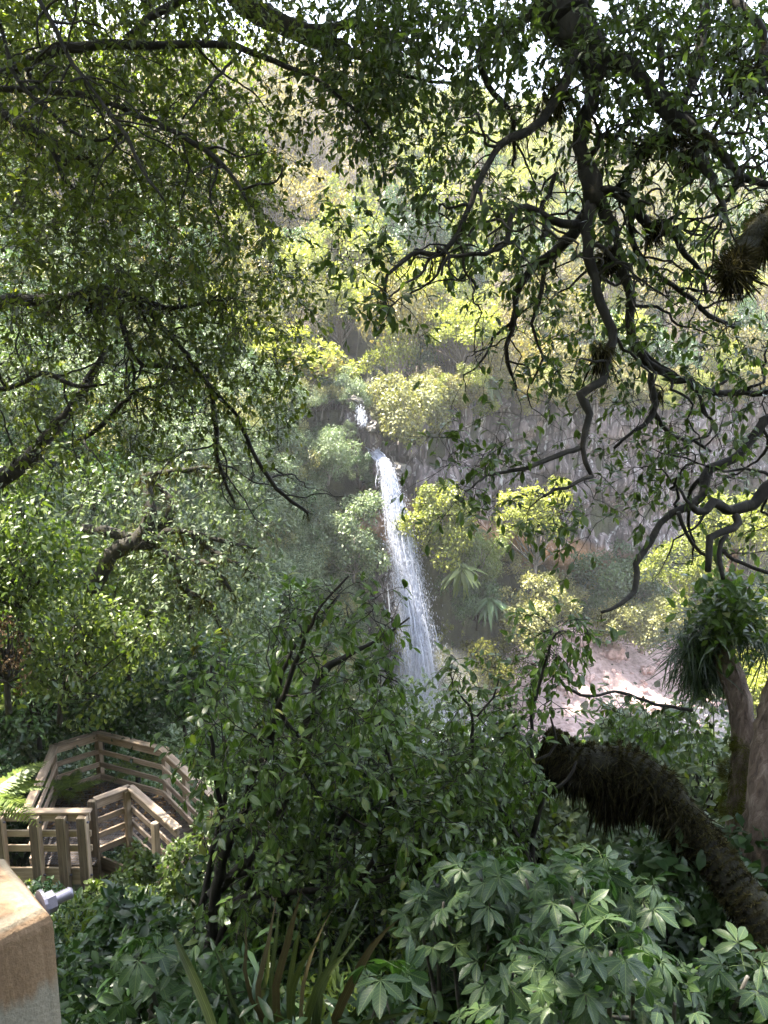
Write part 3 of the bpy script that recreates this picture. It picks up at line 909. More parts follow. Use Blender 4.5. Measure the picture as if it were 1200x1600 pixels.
# plants rooted in the rock right of the waterfall and along the cliff top
rg = np.random.default_rng(27)
CV, CN = CLIFF_V
n_, m_ = CV.shape[:2]
ii, jj = np.meshgrid(np.arange(n_), np.arange(m_), indexing='ij')
flat_ = CV.reshape(-1, 3)
px, py, d = to_px(flat_)
low = np.interp(px, [630, 660, 780, 885, 900], [960, 770, 850, 960, 3000])
hi = np.interp(px, [630, 700, 900], [1120, 1120, 1090])
face = (py > low) & (py < hi) & (px > 635) & (px < 895)
left = (px < 600) & (py > 640) & (px > 480)
topm = (flat_[:, 2] > 20.5) & (jj.ravel() >= m_ - 3) & (px > 630) & (px < 1260)
def pick(mask, n):
    w_ = np.nonzero(mask)[0]
    return rg.choice(w_, min(n, len(w_)), replace=False)
sel = np.concatenate([pick(face, 150), pick(left, 90), pick(topm, 200)])
keepn = open_notch(flat_[sel])
isface = np.arange(len(sel))
sel, isface = sel[keepn], isface[keepn]
P = flat_[sel] + np.array([0, -0.2, -0.3])
CLF = [HILL[2], HILL[4], HILL[5], SLOPE[0], SLOPE[2], HILL[0]]
u_ = rg.random(len(P))
idx = np.where(isface < 150, np.select([u_ < 0.22, u_ < 0.42, u_ < 0.65, u_ < 0.8], [0, 1, 2, 3], 4), np.where(isface < 240, np.where(u_ < 0.7, 3, 4), np.select([u_ < 0.3, u_ < 0.6], [0, 1], 5)))
sc = rg.uniform(0.28, 0.6, len(P))
scatter('cliff_plants', CLF, P, np.stack([rg.normal(0.8, 0.25, len(P)), rg.normal(0, 0.25, len(P)), rg.normal(0.4, 0.5, len(P))], -1),
        np.stack([sc, sc, sc], -1), idx, 'green plants rooted in the rock beside the waterfall and along the cliff top')

# unseen forest added behind the viewpoint to block skylight on the foreground
rg = np.random.default_rng(28)
P = spread(-16, 16, -16, -4.5, 1.9, lambda x, y, z: y < -4.5, rg)
sc = rg.uniform(1.1, 1.7, len(P))
scatter('rear_shade_forest', [HILL[5], HILL[0]], P - np.array([0, 0, 0.3]), np.stack([rg.normal(0, 0.1, len(P)), rg.normal(0, 0.1, len(P)), rg.random(len(P)) * 6.28], -1),
        np.stack([sc, sc, sc * 1.2], -1), rg.integers(0, 2, len(P)), 'unseen forest added behind the viewpoint to block skylight')

# scrub on the talus under the cliff, on the far right
rg = np.random.default_rng(24)
def keep_tal(x, y, z):
    yc = np.interp(x, CLX, CLY)
    px, py, d = to_px(np.stack([x, y, z], -1))
    bed = (px > 840) & (px < 1130) & (py > 990)
    return (y < yc - 1.0) & (y > yc - 16) & (x > 11) & ~bed & (x < 62)
P = spread(8, 62, 46, 84, 1.7, keep_tal, rg)
sel = rg.random(len(P))
idx = np.select([sel < 0.30, sel < 0.65, sel < 0.80], [2, 4, 1], 5)
sc = rg.uniform(0.45, 0.85, len(P))
scatter('talus_scrub', HILL, P - np.array([0, 0, 0.3]), np.stack([rg.normal(0, 0.15, len(P)), rg.normal(0, 0.15, len(P)), rg.random(len(P)) * 6.28], -1),
        np.stack([sc, sc, sc], -1), idx, 'bright green scrub on the rocky slope under the cliff')

# gravel of the stream bed
rg = np.random.default_rng(25)
GRAV = [bpy.data.objects.new('gravel_shape', rock_mesh('gravel_shape', s, 1, 0.3)) for s in (1, 2, 3)]
P = spread(4, 34, 44, 66, 0.42, lambda x, y, z: (z > 0.7) & (z < 4.5) & (y < np.interp(x, CLX, CLY) - 2) & (x > 5 + 0.0 * y), rg)
sc = 0.06 + 0.42 * rg.random(len(P)) ** 5
P[:, 2] = np.maximum(P[:, 2], 1.0)
scatter('gravel', GRAV, P, rg.random((len(P), 3)) * 6.28, np.stack([sc, sc, sc * 0.7], -1), rg.integers(0, 3, len(P)), 'pinkish sunlit gravel of the stream bed')

# the bed itself
gx, gy = np.arange(3, 44, 0.4), np.arange(36, 74, 0.4)
X, Y = np.meshgrid(gx, gy)
Z = ground(X, Y) + 0.05
acc = Acc()
nx, ny = len(gx), len(gy)
i = (np.arange(ny - 1)[:, None] * nx + np.arange(nx - 1)[None]).ravel()
Q = np.stack([i, i + 1, i + nx + 1, i + nx], -1)
Zc = Z.ravel()[Q].mean(1)
Yc = Y.ravel()[Q].mean(1)
Xc = X.ravel()[Q].mean(1)
Q = Q[(Zc > 0.8) & (Zc < 5.0) & (Yc > 40) & (Yc < np.interp(Xc, CLX, CLY) - 1)]
acc.add(np.stack([X, Y, np.maximum(Z, 1.0 + 0.012 * (Y - 44) * (X > 6))], -1).reshape(-1, 3), None, Q)
tag(obj('stream_bed', acc.mesh('stream_bed', M_STONE)), kind='structure')

# boulders
BM = [rock_mesh('boulder', s) for s in (5, 6, 7, 8)]
WET = [rock_mesh('wet_boulder', s) for s in (9, 10)]
for me in WET:
    me.materials.clear()
    me.materials.append(M_WET)
for q, (x, y, d, r, lab) in enumerate([
    (902, 990, 62, 1.3, 'large pale boulder at the far end of the stream bed'),
    (925, 985, 63, 0.8, 'orange stained boulder beside the largest pale boulder'),
    (955, 1020, 58, 0.9, 'grey boulder in the middle of the pinkish stream bed'),
    (1010, 1050, 54, 0.7, 'pinkish boulder on the gravel left of the epiphyte tree'),
    (1075, 990, 60, 1.0, 'white boulder below the bright scrub on the right'),
    (880, 1075, 52, 0.7, 'low pinkish boulder at the left edge of the gravel'),
    (760, 1120, 48, 0.8, 'dark wet boulder in the pool right of the waterfall'),
    (720, 1135, 47, 0.6, 'smaller wet boulder in the foam below the waterfall'),
    (795, 1140, 46, 0.7, 'wet grey boulder where the pool runs out'),
    (557, 630, 49.6, 0.45, 'brown boulder in the notch above the waterfall'),
    (582, 668, 49.6, 0.5, 'dark boulder beside the little cascade above the lip'),
    (620, 738, 50.0, 0.7, 'wet rock on the right side of the waterfall lip'),
]):
    o = obj('boulder', BM[q % 4] if q < 6 else WET[q % 2])
    p = at(x, y, d)
    if q < 9:                                             # sits on the bed: follow the ray down to the ground
        dir_ = norm(p - CAM)
        for s in np.arange(38, 80, 0.25):
            pp = CAM + dir_ * s
            if pp[2] < max(float(ground(pp[0], pp[1])), 1.1):
                p = pp
                break
    o.location = p
    o.scale = (r, r, r)
    o.rotation_euler = (0.2 * q, 0.3 * q, 1.1 * q)
    tag(o, lab, 'boulder', 'boulders along the stream')

# ------------------------------------------------------------------ single plants round the waterfall
def plant(name, label, cat, base, leafm, barkm, group=None, **kw):
    e = empty(name, base, label, cat, group)
    lf, wd = crown_parts(**{**dict(skirt=kw.get('trunk_h', 1) < 0.45), **kw})
    a = Acc(); wd(a)
    obj('trunk', a.mesh('trunk', barkm), e, False)
    a = Acc(); lf(a)
    o = obj('crown', a.mesh('crown', leafm), e, False)
    o['kind'] = 'stuff'
    return e

G = 'shrubs and small trees round the waterfall'
plant('round_shrub', 'round pale green shrub overhanging the waterfall lip', 'shrub', at(643, 678, 51.5), M_LEAF_PALE, M_BARKG, G,
      seed=31, R=(2.9, 2.6, 2.3), nl=26, nleaf=9000, llen=0.24, droop=0.5, up=0.5, twigs=60, tr=0.09, trunk_h=0.2)
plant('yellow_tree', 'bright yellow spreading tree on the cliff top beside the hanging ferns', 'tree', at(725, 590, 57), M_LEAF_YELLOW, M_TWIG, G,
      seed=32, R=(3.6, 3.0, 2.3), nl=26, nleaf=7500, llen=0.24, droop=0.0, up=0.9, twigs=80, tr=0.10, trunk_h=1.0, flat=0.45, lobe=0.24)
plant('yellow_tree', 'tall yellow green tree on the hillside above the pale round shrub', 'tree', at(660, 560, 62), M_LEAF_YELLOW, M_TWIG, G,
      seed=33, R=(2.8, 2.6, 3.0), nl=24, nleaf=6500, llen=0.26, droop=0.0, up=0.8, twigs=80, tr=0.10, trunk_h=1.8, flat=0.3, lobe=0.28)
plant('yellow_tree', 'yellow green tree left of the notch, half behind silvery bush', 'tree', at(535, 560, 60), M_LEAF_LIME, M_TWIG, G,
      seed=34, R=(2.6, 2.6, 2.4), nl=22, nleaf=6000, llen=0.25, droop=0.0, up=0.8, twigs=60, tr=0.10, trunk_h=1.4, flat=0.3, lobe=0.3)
plant('leafy_shrub', 'lime green shrub growing on the rock right of the waterfall', 'shrub', at(690, 880, 49.5), M_LEAF_LIME, M_BARKG, G,
      seed=35, R=(2.3, 1.8, 2.6), nl=26, nleaf=8000, llen=0.22, droop=0.5, up=0.5, twigs=50, tr=0.08, trunk_h=0.3)
plant('leafy_shrub', 'fresh green shrub between the waterfall and the yellow tree', 'shrub', at(745, 905, 50.5), M_LEAF_BRIGHT, M_BARKG, G,
      seed=36, R=(2.0, 1.8, 1.9), nl=22, nleaf=7000, llen=0.22, tpl=T_LANCE, droop=0.9, up=0.5, twigs=50, tr=0.08, trunk_h=0.3)
plant('yellow_tree', 'yellow tree with pale bare limbs standing before the cliff face', 'tree', at(835, 905, 52), M_LEAF_YELLOW, M_BARKG, G,
      seed=37, R=(2.4, 2.0, 2.5), nl=26, nleaf=6500, llen=0.22, droop=0.1, up=0.8, twigs=120, tr=0.12, trunk_h=1.6, flat=0.35, lobe=0.28)
plant('pale_shrub', 'pale green bush under the yellow tree before the cliff', 'shrub', at(830, 1010, 50), M_LEAF_PALE, M_BARKG, G,
      seed=38, R=(2.3, 1.9, 2.3), nl=26, nleaf=8500, llen=0.20, droop=0.6, up=0.5, twigs=40, tr=0.08, trunk_h=0.2)
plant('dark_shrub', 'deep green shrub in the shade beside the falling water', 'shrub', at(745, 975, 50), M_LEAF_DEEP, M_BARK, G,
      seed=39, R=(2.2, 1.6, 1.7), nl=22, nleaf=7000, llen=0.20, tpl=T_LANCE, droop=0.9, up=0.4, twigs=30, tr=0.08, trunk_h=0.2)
plant('moss_mound', 'mossy yellow olive mound at the foot of the waterfall', 'moss', at(745, 1085, 48.5), M_MOSSG, M_BARK, G,
      seed=40, R=(2.6, 1.6, 1.9), nl=26, nleaf=9000, llen=0.16, droop=0.9, up=0.4, twigs=0, tr=0.08, trunk_h=0.1, lobe=0.34)
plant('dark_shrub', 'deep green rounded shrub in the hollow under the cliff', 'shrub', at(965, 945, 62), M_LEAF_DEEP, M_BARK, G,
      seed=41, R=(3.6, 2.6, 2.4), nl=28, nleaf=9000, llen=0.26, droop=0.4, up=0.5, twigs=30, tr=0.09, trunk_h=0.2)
plant('pale_shrub', 'sunlit pale lime bush behind the bare branch tip', 'shrub', at(1000, 1010, 57), M_LEAF_PALE, M_BARKG, G,
      seed=42, R=(3.3, 2.4, 1.7), nl=26, nleaf=9000, llen=0.22, droop=0.3, up=0.6, twigs=40, tr=0.08, trunk_h=0.2)
plant('leafy_shrub', 'lime bush to the left of the epiphyte clump', 'shrub', at(1085, 950, 54), M_LEAF_LIME, M_BARKG, G,
      seed=43, R=(2.8, 2.4, 2.6), nl=26, nleaf=9000, llen=0.22, droop=0.3, up=0.6, twigs=40, tr=0.08, trunk_h=0.3)
plant('yellow_tree', 'yellow green tree at the right edge above the epiphyte clump', 'tree', at(1165, 930, 50), M_LEAF_LIME, M_BARKG, G,
      seed=44, R=(2.6, 2.4, 3.2), nl=26, nleaf=8500, llen=0.22, droop=0.2, up=0.7, twigs=60, tr=0.10, trunk_h=1.4, lobe=0.3)
plant('yellow_tree', 'bright bush low behind the pale trunk on the right edge', 'shrub', at(1185, 1120, 40), M_LEAF_YELLOW, M_BARKG, G,
      seed=45, R=(1.8, 1.6, 1.5), nl=22, nleaf=6000, llen=0.20, droop=0.2, up=0.7, twigs=30, tr=0.08, trunk_h=0.3)
plant('silver_shrub', 'silvery shrub leaning over the left side of the waterfall lip', 'shrub', at(512, 748, 46.5), M_LEAF_SILVER, M_BARKG, G,
      seed=46, R=(1.9, 1.8, 1.6), nl=24, nleaf=8000, llen=0.19, tpl=T_LANCE, droop=0.9, up=0.3, twigs=40, tr=0.08, trunk_h=0.2)
plant('silver_shrub', 'silvery shrub below the lip, left of the falling water', 'shrub', at(552, 900, 45.0), M_LEAF_SILVER, M_BARKG, G,
      seed=47, R=(2.0, 1.8, 2.3), nl=24, nleaf=8000, llen=0.18, droop=0.6, up=0.3, twigs=40, tr=0.08, trunk_h=0.2)
plant('pale_shrub', 'misty pale green bush in front of the foot of the waterfall', 'shrub', at(585, 1215, 42), M_LEAF_SILVER, M_BARKG, G,
      seed=48, R=(2.0, 1.6, 1.4), nl=22, nleaf=6000, llen=0.17, droop=0.4, up=0.5, twigs=40, tr=0.07, trunk_h=0.3)

# drooping strap-leaved plants on the cliff: every leaf is a part
def strap_tpl(w, arch, seed, n=6):
    t = np.linspace(0, 1, n)
    hw = np.sin(np.clip(t * 0.9 + 0.12, 0, 1) * math.pi) ** 0.7
    hw[-1] = 0
    st = [(0.0, 0.35)] + [(float(a), float(b)) for a, b in zip(t[1:], hw[1:])]
    return leaf_tpl(st, w, 0.35, arch, 0.0, seed)

def tpl_mesh(name, tpl, mat):
    a = Acc()
    a.add(tpl[0], tpl[1], None, None, tpl[2])
    return a.mesh(name, mat)

def strap_plant(name, label, cat, base, mat, n, L, droop, spreadv, seed, group=None, w=0.12, face=(0, -1, 0.1)):
    rg = np.random.default_rng(seed)
    e = empty(name, base, label, cat, group)
    ms = [tpl_mesh('blade', strap_tpl(w, a, seed), mat) for a in (0.25, 0.5, 0.8)]
    a = Acc()
    add_tube(a, np.array([[0, 0.15, -0.25, 0.12], [0, 0, 0, 0.10], [0, -0.02, 0.12, 0.04]]) * 1.0, 6, 0.1)
    obj('crown_base', a.mesh('crown_base', M_BARK), e, False)
    for q in range(n):
        d = norm(np.array(face) + rg.normal(0, 1, 3) * np.array(spreadv) - np.array([0, 0, droop]))
        obj_mat('blade', ms[q % 3], e, frame_matrix(np.asarray(base) + rg.normal(0, 0.08, 3), d, norm(np.array(face) * 0.4 + np.array([0, 0, 1]) + rg.normal(0, 0.25, 3)), L * rg.uniform(0.6, 1.15)))
    return e
strap_plant('hanging_fern', 'fan of broad drooping leaves hanging over the cliff top edge', 'fern', at(757, 590, 56), M_LEAF_BRIGHT, 34, 2.0, 0.8, (1.0, 0.5, 0.7), 51, 'drooping ferns on the cliff', 0.2)
strap_plant('hanging_fern', 'drooping fern clump below the lime shrub right of the waterfall', 'fern', at(722, 885, 48.6), M_LEAF_BRIGHT, 40, 1.7, 0.9, (1.3, 0.5, 0.6), 52, 'drooping ferns on the cliff', 0.16)
strap_plant('hanging_fern', 'dark drooping fern clump under the fresh green shrub', 'fern', at(765, 935, 49), M_LEAF_DEEP, 40, 1.6, 0.9, (1.3, 0.5, 0.6), 53, 'drooping ferns on the cliff', 0.16)

# ------------------------------------------------------------------ timber
def wood_mat(name, c1, c2, c3, net=False, worn=None):
    m, nt, b, _ = new_mat(name)
    v = mapping(nt, (0.7, 9, 9))
    n1 = noise_tex(nt, 3.0, 6, v, 0.6, 0.6)
    oi = nt.nodes.new('ShaderNodeObjectInfo')
    n2 = noise_tex(nt, 1.7, 4)
    c = ramp(nt, n1, [(0.28, c1), (0.5, c2), (0.74, c3)])
    c = mixc(nt, 0.8, c, ramp(nt, oi.outputs['Random'], [(0, (0.72, 0.70, 0.68)), (1, (1.25, 1.2, 1.15))]), 'MULTIPLY')
    c = mixc(nt, 0.7, c, ramp(nt, n2, [(0.35, (0.7, 0.72, 0.66)), (0.65, (1.2, 1.18, 1.15))]), 'MULTIPLY')
    if worn:
        c = mixc(nt, mathn(nt, 'MULTIPLY', mathn(nt, 'SUBTRACT', noise_tex(nt, 4.5, 5), 0.5), 6, True), c, worn)
    nt.links.new(c, b.inputs['Base Color'])
    b.inputs['Roughness'].default_value = 0.8
    bump(nt, b, n1, 0.35, 0.006)
    return m
M_WOOD = wood_mat('weathered_pine', (0.21, 0.155, 0.115), (0.37, 0.285, 0.22), (0.52, 0.42, 0.34))
M_WOODD = wood_mat('grey_green_post_wood', (0.06, 0.045, 0.032), (0.13, 0.10, 0.072), (0.22, 0.18, 0.13))
M_WOODL = wood_mat('pale_fresh_pine', (0.30, 0.23, 0.16), (0.45, 0.36, 0.27), (0.58, 0.48, 0.37))
M_DECK = wood_mat('dark_damp_deck', (0.035, 0.026, 0.022), (0.065, 0.05, 0.042), (0.11, 0.085, 0.07))
M_NET, nt, b, _ = new_mat('black_wire_netting')
b.inputs['Base Color'].default_value = (0.10, 0.10, 0.12, 1)
b.inputs['Roughness'].default_value = 0.45
b.inputs['Metallic'].default_value = 0.6
M_STEEL, nt, b, _ = new_mat('galvanised_steel')
n1 = noise_tex(nt, 60, 4)
nt.links.new(ramp(nt, n1, [(0.3, (0.13, 0.13, 0.18)), (0.7, (0.24, 0.24, 0.31))]), b.inputs['Base Color'])
b.inputs['Metallic'].default_value = 0.7
b.inputs['Roughness'].default_value = 0.42

BOXES = {}
def box_mesh(l, w, h, mat, bev=0.006):
    key = (round(l, 3), round(w, 3), round(h, 3), mat.name)
    if key not in BOXES:
        bm = bmesh.new()
        bmesh.ops.create_cube(bm, size=1)
        for v_ in bm.verts:
            v_.co = Vector((v_.co.x * l, v_.co.y * w, v_.co.z * h))
        bmesh.ops.bevel(bm, geom=list(bm.edges), offset=min(bev, 0.2 * min(l, w, h)), segments=1, affect='EDGES')
        me = bpy.data.meshes.new('board')
        bm.to_mesh(me)
        bm.free()
        me.materials.append(mat)
        BOXES[key] = me
    return BOXES[key]

def board(name, p0, p1, w, h, mat, parent, up=(0, 0, 1), sub=None):
    """a board from p0 to p1 (centre line), w across, h along `up`"""
    p0, p1 = np.asarray(p0, float), np.asarray(p1, float)
    x = norm(p1 - p0)
    z = norm(np.asarray(up, float) - (np.asarray(up, float) @ x) * x)
    y = np.cross(z, x)
    c = (p0 + p1) / 2
    M = Matrix(((x[0], y[0], z[0], c[0]), (x[1], y[1], z[1], c[1]), (x[2], y[2], z[2], c[2]), (0, 0, 0, 1)))
    return obj_mat(name, box_mesh(float(np.linalg.norm(p1 - p0)), w, h, mat), parent, M)

DZ = 15.9                                                 # deck level
pA, pB, pC, pD = (-6.43, 14.0), (-5.79, 14.55), (-4.33, 13.9), (-2.95, 12.17)
pL, pN, pE, pF, pG = (-5.95, 11.75), (-4.87, 11.70), (-4.93, 12.05), (-4.47, 12.48), (-3.28, 11.19)
walk = empty('lookout_platform', (-5.2, 12.8, DZ), 'wooden lookout platform with timber railings among the bush below', 'platform')

def v3(p, z):
    return np.array([p[0], p[1], z])

def rail_run(p, q, mat=M_WOOD, kick=True, off=0.0, cap=True, ext=0.0):
    d = norm(np.array(q) - np.array(p))
    p, q = np.array(p) - d * ext, np.array(q) + d * ext
    nrm = np.array([-d[1], d[0]])
    for z, h, t in ((0.90, 0.14, 0.045), (0.60, 0.10, 0.04), (0.32, 0.10, 0.04)) + (((0.05, 0.12, 0.045),) if kick else ()):
        board('rail', v3(p + nrm * off, DZ + z), v3(q + nrm * off, DZ + z), t, h, mat, walk)
    if cap:
        board('handrail', v3(p, DZ + 1.0), v3(q, DZ + 1.0), 0.14, 0.04, mat, walk)

def post(p, top=0.97, bot=-0.35, w=0.10, t=0.10, mat=M_WOODD, rot=0.0):
    up = (math.cos(rot), math.sin(rot), 0)
    return board('post', v3(p, DZ + bot), v3(p, DZ + top), t, w, mat, walk, up)

rail_run(pL, pA); rail_run(pA, pB); rail_run(pB, pC); rail_run(pC, pD)
rail_run(pE, pF); rail_run(pF, pG)
def outset(p, c, k):
    v = norm(np.array(p) - np.array(c))
    return np.array(p) + v * k
CEN = (-5.2, 13.0)
for p, r in ((pA, 0.3), (pB, 1.2), (pC, 0.9)):
    post(outset(p, CEN, 0.09), bot=-1.6, w=0.12, t=0.12, mat=M_WOOD, rot=r)
dCD = norm(np.array(pD) - np.array(pC))
for k in (0.95, 1.9):
    post(np.array(pC) + dCD * k + np.array([0.05, 0.06]), bot=-1.6, mat=M_WOODL, rot=0.9)
for k in (0.04, 1.3):
    post(np.array(pF) + dCD * k - np.array([0.06, 0.05]), bot=-1.5, mat=M_WOODL, rot=0.9)
post(np.array(pE) - np.array([0.02, 0.06]), top=1.02, bot=-0.62, w=0.13, t=0.09)
# near fence: boards on the deck side, posts bolted outside
nfy = 11.70
for z, h in ((0.90, 0.15), (0.60, 0.11), (0.33, 0.11)):
    board('rail', (-7.4, nfy, DZ + z), (-4.88, nfy, DZ + z), 0.045, h, M_WOODL, walk)
board('handrail', (-7.4, nfy, DZ + 1.0), (-4.86, nfy, DZ + 1.0), 0.15, 0.04, M_WOOD, walk)
board('fascia', (-7.4, nfy - 0.02, DZ - 0.17), (-4.9, nfy - 0.02, DZ - 0.17), 0.05, 0.30, M_WOODL, walk)
bolt_me = None
for k, xx in enumerate((-6.36, -5.77, -5.33, -4.985)):
    pp = board('post', (xx, nfy - 0.09, DZ - 0.36), (xx, nfy - 0.09, DZ + 0.965), 0.13, 0.15, M_WOODD, walk, (0, 1, 0))
    lit_side = board('lit_post_side', (xx + 0.077, nfy - 0.09, DZ - 0.36), (xx + 0.077, nfy - 0.09, DZ + 0.96), 0.02, 0.14, M_WOODL, walk, (0, 1, 0))  # pale strip stands for the lighter, lit side face of the dark post
    for z in (0.86, -0.1):
        a = Acc()
        add_tube(a, np.array([[xx + 0.085, nfy - 0.10, DZ + z, 0.018], [xx + 0.12, nfy - 0.10, DZ + z, 0.018]]), 6)
        bo = obj('bolt', a.mesh('bolt', M_STEEL), pp, sub=True)
        bo.matrix_parent_inverse = (Matrix.Translation(walk.location) @ pp.matrix_basis).inverted()
# bearers and legs under the deck
board('bearer', (-6.0, 11.95, DZ - 0.22), (-4.9, 11.95, DZ - 0.22), 0.05, 0.20, M_WOODD, walk)
board('bearer', v3(np.array(pE) + [0.02, 0.02], DZ - 0.2), v3(np.array(pG), DZ - 0.2), 0.05, 0.28, M_WOODD, walk)
for p in ((-5.9, 11.9), (-4.95, 12.1), (-4.4, 12.5), (-3.5, 11.5), (-6.3, 13.8), (-4.4, 13.7)):
    board('leg', v3(p, float(ground(*p)) - 0.3), v3(p, DZ - 0.1), 0.12, 0.12, M_WOODD, walk, (1, 0, 0))
# deck boards and the wire netting stapled over them
poly = np.array([pL, pA, pB, pC, (-3.75, 13.15), pF, pE, pN])
def xspan(y):
    xs = []
    for a, b_ in zip(poly, np.roll(poly, -1, 0)):
        if (a[1] - y) * (b_[1] - y) < 0:
            xs.append(a[0] + (y - a[1]) / (b_[1] - a[1]) * (b_[0] - a[0]))
    return (min(xs), max(xs)) if len(xs) >= 2 else None
net = Acc()
for y in np.arange(11.8, 14.5, 0.145):
    s = xspan(y)
    if s and s[1] - s[0] > 0.15:
        board('deck_board', (s[0], y, DZ - 0.025), (s[1], y, DZ - 0.025), 0.135, 0.04, M_DECK, walk)
        for yy in (y - 0.036, y + 0.036):
            add_tube(net, np.array([[s[0], yy, DZ + 0.001, 0.004], [s[1], yy, DZ + 0.001, 0.004]]), 4, 0, 0, False)
        for xx in np.arange(math.ceil(s[0] / 0.05) * 0.05, s[1], 0.05):
            add_tube(net, np.array([[xx, y - 0.075, DZ + 0.003, 0.0035], [xx + 0.02, y + 0.075, DZ + 0.003, 0.0035]]), 3, 0, 0, False)
o = obj('wire_netting', net.mesh('wire_netting', M_NET), walk)
o['kind'] = 'stuff'
nn = np.array([-dCD[1], dCD[0]])
for k in np.arange(0.05, 1.75, 0.145):
    c0 = np.array(pF) + dCD * k
    board('deck_board', v3(c0 + nn * 0.03, DZ - 0.022), v3(c0 + nn * 1.05, DZ - 0.022), 0.135, 0.04, M_DECK, walk)
# leaf litter on the deck
M_LITTER = leaf_mat('brown_leaf_litter', (0.04, 0.025, 0.018), (0.085, 0.055, 0.038), (0.22, 0.16, 0.115), 0.15, 0.8, 0.2, (1, 1, 1))
rg = np.random.default_rng(61)
n = 900
P = np.stack([rg.uniform(-6.3, -3.9, n), rg.uniform(12.7, 14.3, n), np.full(n, DZ + 0.012)], -1)
P = P[[bool(xspan(p[1]) and xspan(p[1])[0] + 0.05 < p[0] < xspan(p[1])[1] - 0.05) for p in P]]
a = Acc()
place_leaves(a, T_MID, P, rsph(len(P), rg) * np.array([1, 1, 0.2]), np.array([0, 0, 1]) + 0.4 * rsph(len(P), rg), rg.uniform(0.04, 0.11, len(P)))
tag(obj('leaf_litter', a.mesh('leaf_litter', M_LITTER)), 'brown leaf litter strewn over the platform deck', None, None, 'stuff')

# steps further down, glimpsed under the five-fingered shrub
st = empty('lower_steps', at(690, 1590, 7.6) - np.array([0, 0, 0.1]), 'pale wooden steps glimpsed under the foreground leaves', 'steps')
b0 = np.array(st.location)
for k in range(5):
    board('tread', b0 + np.array([-0.55, 0.30 * k, -0.17 * k]), b0 + np.array([0.55, 0.30 * k, -0.17 * k]), 0.27, 0.045, M_WOODL, st)
for s in (-0.58, 0.58):
    board('stringer', b0 + np.array([s, -0.2, -0.02]), b0 + np.array([s, 1.5, -1.0]), 0.05, 0.24, M_WOODD, st)

# ------------------------------------------------------------------ the post beside the camera
M_NEAR, nt, b, _ = new_mat('rough_sawn_post')
tc = nt.nodes.new('ShaderNodeTexCoord')
v = mapping(nt, (16, 16, 1.1))
n1 = noise_tex(nt, 2.2, 7, v, 0.6, 0.8)
sw = noise_tex(nt, 240, 2, mapping(nt, (1, 1, 1)))
c = ramp(nt, n1, [(0.3, (0.10, 0.062, 0.036)), (0.5, (0.23, 0.152, 0.092)), (0.72, (0.37, 0.26, 0.17))])
sx = nt.nodes.new('ShaderNodeSeparateXYZ')
nt.links.new(tc.outputs['Object'], sx.inputs[0])
edge = mathn(nt, 'ADD', sx.outputs['Z'], mathn(nt, 'MULTIPLY', noise_tex(nt, 14, 4), 0.05))
gm = mathn(nt, 'MULTIPLY', mathn(nt, 'SUBTRACT', -0.052, edge), 60, True)
c = mixc(nt, mathn(nt, 'MULTIPLY', gm, 0.8), c, mixc(nt, 0.55, c, (0.33, 0.38, 0.35)))
gm2 = mathn(nt, 'MULTIPLY', mathn(nt, 'SUBTRACT', mathn(nt, 'ABSOLUTE', mathn(nt, 'ADD', sx.outputs['Z'], 0.008)), 0.005), -400, True)
c = mixc(nt, mathn(nt, 'MULTIPLY', gm2, 0.5), c, (0.25, 0.24, 0.19))
c = mixc(nt, 0.5, c, ramp(nt, sw, [(0.3, (0.7, 0.7, 0.7)), (0.7, (1.25, 1.25, 1.25))]), 'MULTIPLY')
nt.links.new(c, b.inputs['Base Color'])
b.inputs['Roughness'].default_value = 0.85
bump(nt, b, mathn(nt, 'ADD', n1, mathn(nt, 'MULTIPLY', sw, 0.5)), 0.5, 0.003)
